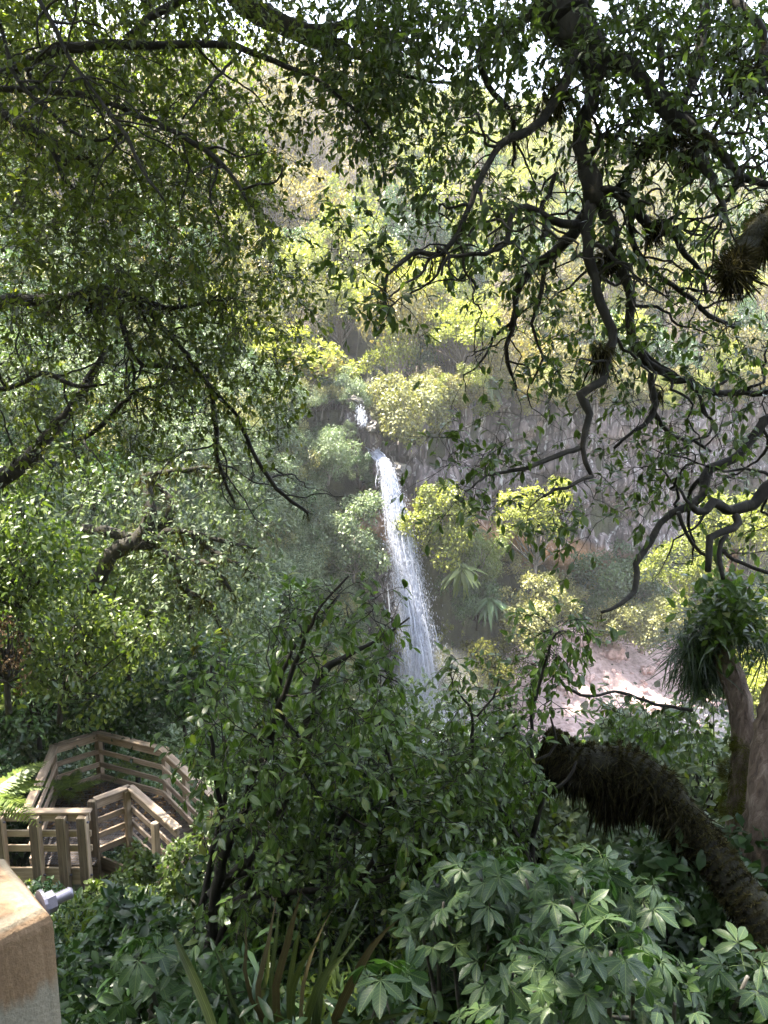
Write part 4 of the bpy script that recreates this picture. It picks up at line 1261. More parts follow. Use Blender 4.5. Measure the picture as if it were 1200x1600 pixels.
def near_post():
    c = np.array([-0.322, 0.668, 23.5])
    f, g = np.array([-0.70, -0.714, 0]), np.array([-0.70, 0.714, 0])
    e = empty('railing_post', c - np.array([0, 0, 1.3]), 'rough sawn railing post with galvanised bolt close to the viewer', 'post')
    bm = bmesh.new()
    a, b_ = 0.13, 0.125
    rings = []
    levels = [(-1.3, 0), (-0.6, 0), (-0.2, 0), (-0.05, 0), (-0.022, 0.0), (-0.016, 0.002), (-0.009, 0.007), (-0.003, 0.016), (0.0, 0.030)]
    for z, ins in levels:
        ring = []
        for u, v_ in ((ins, ins), (a - ins, ins), (a - ins, b_ - ins), (ins, b_ - ins)):
            p = f * u + g * v_
            ring.append(bm.verts.new((p[0], p[1], z)))
        rings.append(ring)
    for r0, r1 in zip(rings, rings[1:]):
        for q in range(4):
            bm.faces.new((r0[q], r0[(q + 1) % 4], r1[(q + 1) % 4], r1[q]))
    bm.faces.new(rings[-1])
    bm.faces.new(rings[0][::-1])
    bmesh.ops.recalc_face_normals(bm, faces=bm.faces)
    bmesh.ops.subdivide_edges(bm, edges=list(bm.edges), cuts=6, use_grid_fill=True)
    for v_ in bm.verts:
        q = v_.co * 60
        v_.co += 0.0012 * Vector((mnoise.noise(q), mnoise.noise(q + Vector((9, 0, 0))), mnoise.noise(q + Vector((0, 9, 0)))))
    me = bpy.data.meshes.new('timber')
    bm.to_mesh(me)
    bm.free()
    me.materials.append(M_NEAR)
    me.polygons.foreach_set('use_smooth', np.ones(len(me.polygons), bool))
    me.set_sharp_from_angle(angle=math.radians(38))
    o = obj('timber', me, e, False)
    o.location = (0, 0, 1.3)
    n = np.array([0.714, -0.0, 0]) + np.array([0, 0.70, 0])
    n = norm(np.array([0.72, 0.70, 0.0]))
    s = c + g * 0.030 + np.array([0, 0, -0.022])
    bolt = None
    for nm, l0, l1, r, sides in (('bolt', 0.0, 0.031, 0.0062, 14), ('washer', 0.0, 0.003, 0.0155, 20), ('nut', 0.003, 0.013, 0.0105, 6)):
        ac = Acc()
        if nm == 'bolt':
            ts = np.linspace(l0, l1, 26)
            pts = np.array([[*(s + n * t), r * (1.0 if q % 2 else 0.88)] for q, t in enumerate(ts)])
            pts[-1, 3] *= 0.8
        else:
            pts = np.array([[*(s + n * l0), r], [*(s + n * l1), r]])
        add_tube(ac, pts, sides)
        if bolt is None:
            bolt = obj(nm, ac.mesh(nm, M_STEEL), e)
        else:
            obj(nm, ac.mesh(nm, M_STEEL, False), bolt, sub=True)
near_post()

# ------------------------------------------------------------------ branching trees near the camera
class Tree:
    def __init__(self, name, label, cat, base, bark, leaf, tpls, seed, group=None):
        self.e = empty(name, base, label, cat, group)
        self.rg = np.random.default_rng(seed)
        self.bark, self.leaf, self.tpls = bark, leaf, tpls
        self.P, self.R, self.D = np.zeros((0, 3)), np.zeros(0), np.zeros((0, 3))
        self.tw = Acc()
        self.LP, self.LA, self.LN, self.LS = [], [], [], []
        self.limbs = []
    def nodes(self, pts):
        self.P = np.vstack([self.P, pts[:, :3]])
        self.R = np.concatenate([self.R, pts[:, 3]])
        self.D = np.vstack([self.D, norm(np.gradient(pts[:, :3], axis=0))])
    def limb(self, pts, name='limb', wig=0.015, sides=8, rough=0.07, step=0.07):
        """pts rows (x, y, z, r) in metres"""
        c = catmull(pts, step)
        n = len(c)
        f = np.linspace(0, 1, n)[:, None]
        w_ = np.cumsum(self.rg.normal(0, wig, (n, 3)), 0)
        w_ = (w_ - f * w_[-1]) * np.minimum(1, np.minimum(f, 1 - f) * 8)
        c[:, :3] += w_
        c[:, 3] *= 1 + 0.10 * np.sin(np.cumsum(self.rg.normal(0.3, 0.5, n)))
        a = Acc()
        add_tube(a, c, sides, rough)
        obj(name, a.mesh(name, self.bark), self.e)
        self.nodes(c)
        self.limbs.append(c)
        return c
    def plimb(self, pp, d0, d1, name='limb', **kw):
        """pp rows (px, py, width in px); depth runs from d0 to d1"""
        n = len(pp)
        pts = []
        for q, (x, y, w_) in enumerate(pp):
            d = d0 + (d1 - d0) * q / (n - 1)
            pts.append([*at(x, y, d), w_ * 0.5 * d / FPX])
        return self.limb(pts, name, **kw)
    def sprays(self, targets, m=3, tl=0.22, nleaf=6, lsize=0.08, droop=0.5, spread_=1.0, sag=0.1, rstart=0.010, maxlen=1.6):
        """grow a twig from the nearest wood to every target and put leafy shoots round its end"""
        rg = self.rg
        T = np.asarray(targets)
        d0 = np.sqrt(((T[:, None] - self.P[None]) ** 2).sum(-1)).min(1)
        for ti in np.argsort(d0):
            t = T[ti]
            dv = t - self.P
            dist = np.linalg.norm(dv, axis=1)
            k = int(np.argmin(dist + 0.04 * rg.random(len(dist))))
            L = dist[k]
            if L > maxlen:
                continue
            if L > 0.04:
                n = max(4, int(L / 0.07))
                s = np.linspace(0, 1, n)[:, None]
                p0 = self.P[k]
                p1 = p0 + self.D[k] * L * 0.35 + rg.normal(0, 0.10, 3) * L
                p2 = t - norm(dv[k]) * L * 0.3 + rg.normal(0, 0.14, 3) * L + np.array([0, 0, sag * L])
                c = (1 - s) ** 3 * p0 + 3 * (1 - s) ** 2 * s * p1 + 3 * (1 - s) * s * s * p2 + s ** 3 * t
                c[1:-1] += rg.normal(0, 0.012, (n - 2, 3))
                r0 = min(self.R[k] * 0.75, 0.0035 + rstart * L)
                pts = np.column_stack([c, np.linspace(r0, 0.0022, n)])
                add_tube(self.tw, pts, 5 if r0 > 0.006 else 4, 0.05, 0, False)
                self.nodes(pts[1:])
                tdir = norm(c[-1] - c[-2])
            else:
                tdir = norm(rsph(1, rg)[0])
            for q in range(m):
                dd = norm(tdir * 0.5 + rsph(1, rg)[0] * spread_ + np.array([0, 0, -0.15]))
                l = tl * rg.uniform(0.5, 1.3)
                ss = np.linspace(0, 1, 5)[:, None]
                c = t + dd * l * ss + np.array([0, 0, -0.25 * l]) * ss ** 2 + np.vstack([[0, 0, 0], rg.normal(0, 0.006, (4, 3))])
                add_tube(self.tw, np.column_stack([c, np.linspace(0.0024, 0.0012, 5)]), 3, 0, 0, False)
                self.nodes(np.column_stack([c, np.full(5, 0.002)])[2:])
                u = np.concatenate([rg.uniform(0.25, 1, nleaf - 2), [1, 0.97]])
                P = t + dd * (l * u)[:, None] + np.array([0, 0, -0.25 * l]) * (u ** 2)[:, None]
                lat = np.cross(np.tile(dd, (nleaf, 1)), rsph(nleaf, rg))
                A = norm(norm(lat) * 0.9 + dd * 0.7 - np.array([0, 0, droop]) + 0.25 * rsph(nleaf, rg))
                N = np.array([0, 0, 1.0]) + 0.55 * rsph(nleaf, rg) + 0.3 * dd
                self.LP.append(P); self.LA.append(A); self.LN.append(N)
                self.LS.append(lsize * rg.uniform(0.6, 1.25, nleaf))
    def gnarl(self, starts, n, l0, l1, r0, down=0.25, turn=0.55):
        """bare crooked side branches"""
        rg = self.rg
        cand = np.nonzero(starts(self.P) & (self.R > 0.012))[0]
        for k in rg.choice(cand, n):
            p, L = self.P[k].copy(), rg.uniform(l0, l1)
            m_ = int(L / 0.05) + 3
            dr = norm(np.cross(self.D[k], rsph(1, rg)[0]) + 0.5 * self.D[k])
            r_ = min(self.R[k] * 0.6, r0 * rg.uniform(0.6, 1.2))
            pts, w_ = [], rg.normal(0, 0.6, 3)
            for q in range(m_):
                pts.append([*p, r_ * (1 - 0.9 * q / m_)])
                w_ = 0.72 * w_ + rg.normal(0, 1, 3) * 0.7
                dr = norm(dr + rg.normal(0, 0.06, 3) - np.array([0, 0, down * 0.08]))
                p = p + norm(dr + turn * w_) * 0.05
            pts = np.array(pts)
            add_tube(self.tw, pts, 5, 0.08, 0, False)
            self.nodes(pts[2:])
    def crown(self, center, R, n, lsize, name='crown', lobes=40):
        """the leafy top of the tree, unseen above the picture, shaped to cast shade"""
        rg = self.rg
        c = rsph(lobes, rg) * np.asarray(R) * (rg.random((lobes, 1)) ** 0.4) + np.asarray(center)
        k = rg.integers(0, lobes, n)
        dd = rsph(n, rg)
        P = c[k] + dd * rg.uniform(0.3, 1.0, (n, 1)) * np.mean(R) * 0.30 * np.array([1, 1, 0.7])
        a = Acc()
        place_leaves(a, T_MID, P, rsph(n, rg) - np.array([0, 0, 0.3]), np.array([0, 0, 1.0]) + 0.7 * rsph(n, rg), lsize * rg.uniform(0.7, 1.3, n))
        obj(name, a.mesh(name, self.leaf), self.e, kind='stuff')
        tw = Acc()
        for q in c:
            j = int(np.argmin(np.linalg.norm(self.P - q, axis=1)))
            m_ = (self.P[j] + q) / 2 + rg.normal(0, 0.3, 3)
            add_tube(tw, catmull([[*self.P[j], 0.05], [*m_, 0.035], [*q, 0.015]], 0.3), 5, 0.05)
        obj('high_branches', tw.mesh('high_branches', self.bark), self.e, kind='stuff')
    def finish(self, big=280):
        obj('twigs', self.tw.mesh('twigs', self.bark), self.e, kind='stuff')
        P, A, N, S = np.vstack(self.LP), np.vstack(self.LA), np.vstack(self.LN), np.concatenate(self.LS)
        px, py, d = to_px(P)
        inside = (px > 0) & (px < 1200) & (py > 0) & (py < 1600) & (d > 0.2)
        score = np.where(inside, S / np.maximum(d, 0.1), 0)
        order = np.argsort(-score)
        bigs = order[:big]
        rest = order[big:]
        ms = [tpl_mesh('leaf', t, self.leaf) for t in self.tpls]
        for q, i_ in enumerate(bigs):
            obj_mat('leaf', ms[q % len(ms)], self.e, frame_matrix(P[i_], A[i_], N[i_], float(S[i_])))
        a = Acc()
        for q, t in enumerate(self.tpls):
            r = rest[q::len(self.tpls)]
            place_leaves(a, t, P[r], A[r], N[r], S[r], self.rg.random(len(r)))
        obj('foliage', a.mesh('foliage', self.leaf), self.e, kind='stuff')
        return len(P)

def blob(rg, n, regions):
    """targets: regions rows (x0, x1, y0, y1, d0, d1, weight) in photo pixels and metres"""
    R = np.array(regions, float)
    wgt = R[:, 6] * (R[:, 1] - R[:, 0]) * (R[:, 3] - R[:, 2])
    k = rg.choice(len(R), n, p=wgt / wgt.sum())
    u = rg.random((n, 3))
    x = R[k, 0] + (R[k, 1] - R[k, 0]) * u[:, 0]
    y = R[k, 2] + (R[k, 3] - R[k, 2]) * u[:, 1]
    d = R[k, 4] + (R[k, 5] - R[k, 4]) * u[:, 2]
    return np.array([at(a, b_, c_) for a, b_, c_ in zip(x, y, d)])

def moss_strands(acc, pts, n, l0, l1, hang, out, rg, w_=0.010, side_min=-1.0):
    """soft strands rooted on a limb: pts rows (x, y, z, r)"""
    n = int(n * 2.3)
    k = rg.integers(0, len(pts), n)
    tan = norm(np.gradient(pts[:, :3], axis=0))[k]
    d = rsph(n, rg)
    d = norm(d - (d * tan).sum(-1, keepdims=True) * tan)
    P = pts[k, :3] + d * pts[k, 3:4] * rg.uniform(0.8, 1.02, (n, 1)) + tan * rg.normal(0, 0.02, (n, 1))
    under = np.clip(-d[:, 2:3], 0, 1)
    A = d * out + rsph(n, rg) * 0.7 - np.array([0, 0, hang]) * (0.35 + under)
    cl = np.array([mnoise.noise(Vector((p_ * 8).tolist())) for p_ in P])
    L = rg.uniform(l0, l1, n) * (0.5 + 0.8 * under[:, 0]) * np.clip(0.85 + 1.3 * cl, 0.15, 1.8)
    place_leaves(acc, MOSS_T, P, A, rsph(n, rg), L, np.clip(0.45 + 0.6 * cl + rg.normal(0, 0.2, n), 0, 0.97))
MOSS_T = leaf_tpl([(0, .5), (.5, 1), (1, 0)], .05, .2, .1)
MOSS_TUFT = leaf_tpl([(0, .5), (.5, 1), (1, 0)], .16, .2, .1)

# ---- the gnarled tree hanging in from the upper right
ov = Tree('gnarled_tree', 'gnarled dark tree with twisting bare limbs hanging in from the upper right', 'tree', (4.3, 5.2, float(ground(4.3, 5.2)) - 0.2), M_BARK, M_LEAF_OVER, [T_OVAL, T_OVAL2], 101)
ov.limb([[4.3, 5.2, float(ground(4.3, 5.2)) - 0.3, 0.30], [4.2, 5.2, 22.5, 0.24], [4.25, 5.4, 25.0, 0.22], [3.9, 5.6, 27.6, 0.20], [2.9, 5.6, 29.0, 0.18], [1.9, 5.5, 28.9, 0.17], [*at(880, -60, 5.4), 0.17], [*at(895, 40, 5.3), 0.15]], 'trunk', sides=12, rough=0.08)
MAIN = ov.plimb([(895, 40, 66), (918, 85, 46), (930, 125, 27), (922, 200, 23), (914, 240, 25), (924, 282, 33), (930, 322, 30)], 5.3, 5.1, sides=10)
LIMBS = [
    ([(932, 310, 18), (945, 330, 16), (960, 380, 15), (972, 425, 15), (985, 465, 14), (985, 525, 14), (1000, 565, 14), (1025, 585, 13), (1075, 605, 11), (1110, 618, 10), (1150, 620, 9), (1215, 612, 8)], 5.1, 5.6),
    ([(926, 315, 18), (910, 350, 17), (906, 400, 15), (920, 455, 14), (945, 512, 14), (940, 550, 12), (925, 603, 11), (893, 622, 12), (912, 655, 10), (905, 700, 9), (925, 745, 6)], 5.1, 4.6),
    ([(905, 700, 8), (885, 703, 7), (840, 720, 6), (775, 725, 5), (752, 740, 4), (738, 762, 3)], 4.66, 4.3),
    ([(925, 745, 6), (900, 758, 5), (870, 770, 4), (850, 775, 4)], 4.6, 4.4),
    ([(926, 322, 17), (900, 358, 16), (870, 385, 14), (840, 412, 11), (815, 450, 9), (807, 500, 8), (800, 560, 6), (806, 610, 4)], 5.1, 5.7),
    ([(908, 350, 12), (880, 338, 11), (850, 322, 10), (820, 316, 9), (798, 330, 8), (790, 370, 8), (750, 390, 6), (700, 405, 5), (690, 430, 3)], 5.1, 4.5),
    ([(896, 80, 16), (890, 130, 14), (870, 180, 12), (840, 205, 11), (785, 240, 10), (760, 290, 9), (730, 345, 8), (700, 390, 7), (650, 398, 6), (612, 425, 5), (603, 475, 4), (598, 500, 3)], 5.2, 4.4),
    ([(850, -10, 14), (820, 20, 12), (785, 38, 10), (745, 85, 9), (760, 130, 8), (790, 175, 7), (806, 215, 6), (800, 260, 4)], 5.3, 5.8),
    ([(935, 90, 24), (990, 115, 20), (1015, 155, 18), (1050, 190, 24), (1095, 225, 20), (1125, 255, 15), (1155, 282, 12), (1215, 290, 11)], 5.2, 4.9),
    ([(1105, -20, 15), (1100, 50, 14), (1092, 105, 13), (1070, 150, 11), (1068, 185, 10)], 5.4, 5.0),
    ([(1036, 60, 10), (1030, 110, 9), (1033, 145, 8), (1056, 180, 7)], 5.5, 5.0),
    ([(1050, 205, 14), (1015, 220, 12), (983, 245, 10), (962, 285, 8), (950, 305, 7)], 5.0, 5.2),
    ([(935, 300, 16), (965, 300, 15), (990, 320, 14), (1015, 345, 11), (1060, 365, 10), (1072, 400, 9), (1098, 430, 7), (1105, 470, 5)], 5.1, 5.5),
    ([(1085, 225, 13), (1095, 270, 12), (1115, 312, 9), (1140, 355, 6)], 4.95, 4.7),
    ([(1130, -15, 14), (1150, 25, 13), (1185, 58, 12), (1184, 125, 11), (1212, 165, 10)], 5.4, 5.0),
    ([(985, 310, 10), (1000, 400, 8), (1040, 430, 8), (1075, 455, 7), (1110, 490, 6), (1150, 510, 5)], 5.3, 5.8),
    ([(1017, 585, 9), (1020, 620, 9), (1015, 650, 8), (990, 680, 5), (960, 700, 4)], 5.4, 5.2),
    ([(1020, 640, 7), (1045, 665, 6), (1080, 685, 5), (1110, 705, 4)], 5.4, 5.7),
    ([(860, 395, 7), (850, 460, 6), (835, 520, 5), (850, 560, 4), (830, 600, 3)], 5.3, 5.5),
    ([(925, 240, 8), (950, 200, 7), (965, 215, 7), (985, 185, 6), (1010, 175, 4)], 5.15, 5.4),
    ([(1185, 120, 9), (1160, 160, 7), (1130, 180, 6), (1110, 215, 5)], 5.1, 5.2),
    ([(870, 270, 7), (860, 300, 6), (830, 340, 5), (790, 350, 4), (760, 370, 3)], 5.2, 5.0),
    ([(1440, 560, 30), (1330, 620, 22), (1215, 655, 15), (1165, 710, 13), (1108, 745, 13), (1094, 782, 12), (1050, 805, 11), (1015, 845, 9), (990, 880, 8), (990, 915, 7), (970, 943, 6), (940, 957, 4)], 5.6, 4.6),
    ([(1400, 700, 26), (1290, 730, 22), (1215, 760, 19), (1188, 790, 17), (1145, 806, 16), (1118, 790, 13), (1096, 800, 11), (1080, 790, 8)], 5.5, 4.9),
    ([(1150, 806, 11), (1138, 832, 10), (1105, 850, 9), (1106, 893, 8)], 5.1, 4.9),
    ([(1135, 836, 7), (1128, 870, 6), (1130, 905, 5)], 5.1, 4.9),
    ([(1130, 860, 6), (1170, 880, 5), (1215, 900, 5)], 5.1, 5.2),
    ([(1060, 800, 6), (1075, 850, 5), (1110, 870, 4)], 4.9, 5.0),
]
for pp, d0, d1 in LIMBS:
    ov.plimb([(x, y, w_ * 1.15) for x, y, w_ in pp], d0, d1, wig=0.014)
rg = np.random.default_rng(102)
OV_REG = [
    (560, 1200, -40, 70, 4.6, 6.4, 2.8), (480, 640, -20, 150, 4.8, 6.2, 1.6), (560, 700, 100, 260, 4.8, 6.2, 1.1),
    (700, 920, 60, 190, 4.8, 6.2, 1.5), (930, 1200, 60, 240, 4.6, 6.4, 2.4), (640, 900, 210, 420, 4.6, 6.0, 0.42),
    (930, 1200, 230, 420, 4.6, 6.0, 0.72), (640, 830, 300, 420, 4.4, 5.6, 0.6), (510, 640, 330, 480, 4.2, 4.8, 0.5),
    (820, 1200, 420, 640, 4.8, 6.2, 0.65), (980, 1200, 630, 800, 4.8, 6.2, 0.8), (690, 800, 670, 790, 4.2, 4.9, 0.45),
    (800, 920, 730, 840, 4.2, 4.9, 0.35), (930, 1060, 600, 720, 4.8, 5.6, 0.35), (860, 1010, 760, 830, 4.5, 5.0, 0.35), (1100, 1200, 820, 920, 4.8, 5.4, 0.4)]
ov.gnarl(lambda P: (lambda t: (t[0] > 600) & (t[0] < 1230) & (t[1] > 200) & (t[1] < 800))(to_px(P)), 50, 0.5, 1.3, 0.016)
ov.sprays(blob(rg, 960, OV_REG), m=3, tl=0.20, nleaf=6, lsize=0.066, droop=0.35, rstart=0.010)
# bare twiglets
ov.gnarl(lambda P: (lambda t: (t[0] > 600) & (t[0] < 1230) & (t[1] > 60) & (t[1] < 560))(to_px(P)), 80, 0.35, 1.0, 0.011)
ov.sprays(blob(rg, 160, [(640, 1200, 250, 820, 4.6, 6.0, 1.0)]), m=2, tl=0.3, nleaf=3, lsize=0.06, droop=0.3)
a = Acc()
rgm = np.random.default_rng(103)
for li, n_, l0, l1 in ((9, 900, 0.03, 0.10), (13, 700, 0.03, 0.12), (8, 700, 0.03, 0.12), (23, 500, 0.02, 0.07), (24, 500, 0.02, 0.07), (0, 900, 0.04, 0.14), (1, 900, 0.03, 0.10), (3, 350, 0.02, 0.06), (2, 500, 0.02, 0.07), (17, 300, 0.03, 0.09), (6, 300, 0.02, 0.05)):
    moss_strands(a, ov.limbs[li], n_, l0, l1, 0.8, 0.5, rgm)
for x, y, d_, r, n_ in ((868, 140, 5.2, 0.08, 500), (1020, 345, 5.3, 0.05, 400), (946, 540, 4.85, 0.05, 400), (1090, 215, 4.95, 0.07, 700), (1160, 95, 5.2, 0.12, 1600), (1065, 95, 5.2, 0.07, 400), (945, 400, 5.2, 0.04, 300), (1035, 605, 5.5, 0.05, 400)):
    c_ = at(x, y, d_)
    pts = np.column_stack([c_ + np.linspace(-1, 1, 6)[:, None] * np.array([r, 0, 0.3 * r]), np.full(6, r * 0.6)])
    moss_strands(a, pts, n_, 0.05, 0.16, 0.9, 0.5, rgm)
obj('hanging_moss', a.mesh('hanging_moss', M_MOSS), ov.e, kind='stuff')
ov.crown((2.0, 6.0, 32.4), (5.5, 6.0, 2.2), 30000, 0.17, lobes=110)  # unseen top, placed and sized to keep the foreground in shade
ov.finish(280)

# mossy limb poking in at the right edge
ml = empty('mossy_stub', at(1215, 330, 4.2), 'shaggy moss covered branch end at the right edge among the twisting limbs', 'branch')
pts = catmull([[*at(1420, 250, 5.2), 0.10], [*at(1300, 300, 4.6), 0.075], [*at(1205, 345, 4.2), 0.065], [*at(1165, 385, 4.1), 0.05], [*at(1140, 425, 4.0), 0.03]], 0.03)
a = Acc(); add_tube(a, pts, 8, 0.1)
obj('limb', a.mesh('limb', M_MOSSBARK), ml)
a = Acc(); moss_strands(a, pts, 9000, 0.05, 0.15, 0.8, 0.6, rgm); moss_strands(a, pts, 9000, 0.02, 0.06, 0.4, 0.7, rgm)
obj('moss', a.mesh('moss', M_MOSS), ml, kind='stuff')

# ---- the tree reaching in from the left
lt = Tree('leaning_tree', 'olive leaved tree arching in over the left side', 'tree', (-5.2, 5.6, float(ground(-5.2, 5.6)) - 0.2), M_BARK, M_LEAF_LEFT, [T_OVAL, T_OBOV], 111)
lt.limb([[-5.2, 5.6, float(ground(-5.2, 5.6)) - 0.3, 0.32], [-5.0, 5.7, 22.0, 0.26], [-4.7, 5.9, 25.5, 0.22], [-4.3, 6.2, 28.5, 0.18], [-3.6, 6.6, 31.0, 0.12]], 'trunk', sides=12)
LL = [
    ([(-420, 200, 34), (-200, 170, 26), (0, 118, 19), (50, 95, 18), (125, 75, 17), (225, 65, 15), (325, 65, 13), (400, 80, 12), (460, 105, 10), (505, 135, 8), (550, 178, 6), (590, 232, 4), (602, 290, 3)], 5.8, 5.2),
    ([(-300, 150, 20), (-100, 138, 15), (0, 135, 13), (75, 140, 12), (150, 150, 11), (210, 170, 11), (265, 195, 10), (325, 235, 9), (360, 270, 8), (385, 312, 5)], 5.8, 4.9),
    ([(376, 298, 5), (405, 292, 4), (432, 290, 4), (443, 255, 2)], 4.95, 4.8),
    ([(45, -60, 10), (70, 0, 8), (100, 60, 8), (135, 120, 8), (160, 160, 7), (195, 215, 7), (225, 265, 6), (256, 312, 4)], 5.0, 4.7),
    ([(-30, -20, 8), (0, 40, 7), (15, 100, 7), (40, 145, 7), (90, 185, 6), (140, 213, 6), (200, 208, 4)], 5.0, 5.2),
    ([(-260, 80, 34), (-80, 130, 30), (0, 172, 27), (40, 200, 24), (85, 226, 14), (140, 250, 8)], 6.2, 6.0),
    ([(195, 62, 12), (235, 25, 13), (290, -2, 14), (360, -40, 14)], 5.5, 5.4),
    ([(378, 78, 5), (340, 125, 5), (285, 186, 4)], 5.4, 5.0),
    ([(75, 225, 9), (100, 282, 8), (165, 322, 5)], 6.0, 6.0),
    ([(-300, 470, 40), (-120, 468, 32), (0, 460, 24), (100, 458, 18), (165, 442, 15), (225, 460, 12), (268, 475, 9), (330, 470, 6), (365, 463, 4)], 6.6, 6.2),
    ([(215, 455, 10), (250, 500, 10), (282, 535, 9), (330, 600, 9), (380, 660, 8), (408, 718, 8), (435, 762, 9), (482, 802, 6)], 6.3, 6.3),
    ([(-100, 610, 16), (10, 602, 10), (65, 580, 9), (125, 602, 7), (170, 600, 4)], 6.6, 6.4),
    ([(-60, 790, 34), (20, 740, 30), (70, 690, 26), (110, 640, 22), (140, 590, 15), (165, 545, 9)], 7.0, 7.2),
    ([(328, 600, 7), (336, 645, 9), (342, 720, 7), (367, 786, 4)], 6.3, 6.4),
    ([(120, 690, 9), (175, 655, 9), (212, 618, 8), (262, 600, 6), (330, 560, 4)], 7.0, 6.8),
    ([(180, 450, 8), (210, 560, 8), (270, 570, 9), (330, 590, 6)], 6.4, 6.4),
    ([(150, 445, 8), (180, 500, 7), (205, 560, 6), (215, 640, 4)], 6.3, 6.3),
]
for pp, d0, d1 in LL:
    lt.plimb([(x, y, w_ * 0.85) for x, y, w_ in pp], d0, d1, wig=0.008)
rg = np.random.default_rng(112)
LT_REG = [
    (-20, 330, -40, 130, 5.0, 7.2, 1.3), (330, 470, -30, 60, 5.2, 6.4, 1.0), (0, 380, 130, 300, 4.8, 7.2, 1.1), (380, 440, 150, 330, 5.2, 6.4, 0.4),
    (0, 430, 300, 430, 4.8, 7.0, 1.3), (0, 480, 430, 520, 5.4, 7.0, 1.5), (250, 480, 520, 600, 5.6, 6.8, 1.3), (0, 250, 520, 720, 6.0, 7.6, 1.0), (250, 450, 600, 700, 6.0, 6.8, 0.5), (430, 600, 60, 220, 5.0, 5.8, 0.5)]
lt.gnarl(lambda P: (lambda t: (t[0] > 0) & (t[0] < 480) & (t[1] > 0) & (t[1] < 800))(to_px(P)), 90, 0.5, 1.3, 0.012, 0.1, 0.35)
lt.sprays(blob(rg, 1150, LT_REG), m=3, tl=0.24, nleaf=8, lsize=0.056, droop=0.3, rstart=0.010)
lt.sprays(blob(rg, 180, [(0, 460, 60, 780, 5.0, 6.8, 1.0)]), m=3, tl=0.35, nleaf=3, lsize=0.05, droop=0.3)
a = Acc()
for li, n_, l0, l1 in ((6, 1500, 0.03, 0.12), (10, 2200, 0.04, 0.18), (11, 900, 0.02, 0.08), (13, 1500, 0.03, 0.10), (14, 500, 0.03, 0.10), (15, 600, 0.02, 0.08)):
    moss_strands(a, lt.limbs[li], n_, l0, l1, 0.8, 0.4, rgm)
obj('hanging_moss', a.mesh('hanging_moss', M_MOSS), lt.e, kind='stuff')
lt.crown((-4.8, 7.4, 33.4), (5.6, 9.2, 2.5), 44000, 0.17, lobes=160)  # unseen top, stretched towards the camera to shade the foreground
lt.finish(280)

# dark mossy limb crossing the top left of the sky gap
tl_ = Tree('mossy_overhang', 'thick dark mossy limb with drooping leaves in front of the sky gap', 'branch', at(300, -330, 7.0), M_BARK, M_LEAF_OVER, [T_OVAL, T_OVAL2], 115)
tl_.limb([[*at(300, -330, 7.0), 0.16], [*at(350, -90, 6.6), 0.12], [*at(385, -5, 6.4), 0.10], [*at(435, 30, 6.3), 0.09], [*at(478, 50, 6.2), 0.085], [*at(520, 78, 6.2), 0.06], [*at(580, 110, 6.2), 0.03], [*at(660, 128, 6.2), 0.015], [*at(745, 126, 6.1), 0.008]], 'limb')
tl_.limb([[*at(470, 46, 6.2), 0.05], [*at(560, 40, 6.1), 0.03], [*at(640, 60, 6.0), 0.02], [*at(700, 110, 6.0), 0.01]], 'limb')
tl_.sprays(blob(np.random.default_rng(116), 130, [(470, 760, -10, 130, 5.6, 6.8, 1.0), (500, 640, 100, 260, 5.6, 6.6, 0.8), (640, 760, 130, 300, 5.6, 6.6, 0.35)]), m=3, tl=0.25, nleaf=6, lsize=0.068, droop=0.5)
a = Acc(); moss_strands(a, tl_.limbs[0], 2600, 0.02, 0.09, 0.5, 0.6, rgm)
obj('moss', a.mesh('moss', M_MOSS), tl_.e, kind='stuff')
tl_.finish(120)

# ---- dark mossy tree further back on the left
mt = Tree('mossy_tree', 'dark mossy tree with crooked limbs on the slope behind the platform', 'tree', at(150, 1000, 13.5), M_BARK, M_LEAF_SILVER, [T_MID], 121)
mt.limb([[*at(120, 1060, 13.6), 0.20], [*at(140, 960, 13.4), 0.18], [*at(175, 880, 13.2), 0.15], [*at(215, 850, 13), 0.13], [*at(235, 800, 13), 0.10], [*at(225, 740, 13.2), 0.06]], 'trunk')
for pp, d0, d1 in [
    ([(130, 825, 14), (190, 835, 16), (230, 850, 18), (262, 826, 12), (300, 826, 10), (350, 842, 8), (402, 858, 4)], 13.2, 12.6),
    ([(235, 850, 14), (262, 800, 13), (255, 770, 10), (220, 745, 8)], 13.0, 13.2),
    ([(225, 745, 10), (262, 735, 10), (320, 730, 6), (345, 735, 3)], 13.0, 12.6),
    ([(250, 860, 9), (285, 872, 8), (315, 875, 8), (350, 905, 7), (365, 930, 4)], 12.9, 12.4),
    ([(290, 830, 8), (330, 858, 8), (370, 880, 6), (398, 900, 3)], 12.8, 12.4),
    ([(260, 870, 8), (290, 920, 8), (300, 970, 6), (305, 1010, 4)], 13, 12.8),
    ([(290, 920, 7), (330, 940, 6), (350, 990, 4)], 12.9, 12.6)]:
    mt.plimb(pp, d0, d1, wig=0.02, step=0.15)
rg = np.random.default_rng(122)
mt.sprays(blob(rg, 330, [(120, 420, 720, 830, 12, 14, 0.8), (220, 420, 830, 1000, 11.8, 13.4, 1.0)]), m=4, tl=0.4, nleaf=4, lsize=0.10, droop=0.4, rstart=0.012, maxlen=3)
a = Acc()
for c_ in mt.limbs:
    moss_strands(a, c_, 900, 0.05, 0.22, 0.8, 0.4, rgm)
obj('hanging_moss', a.mesh('hanging_moss', M_MOSSG), mt.e, kind='stuff')
mt.finish(0)

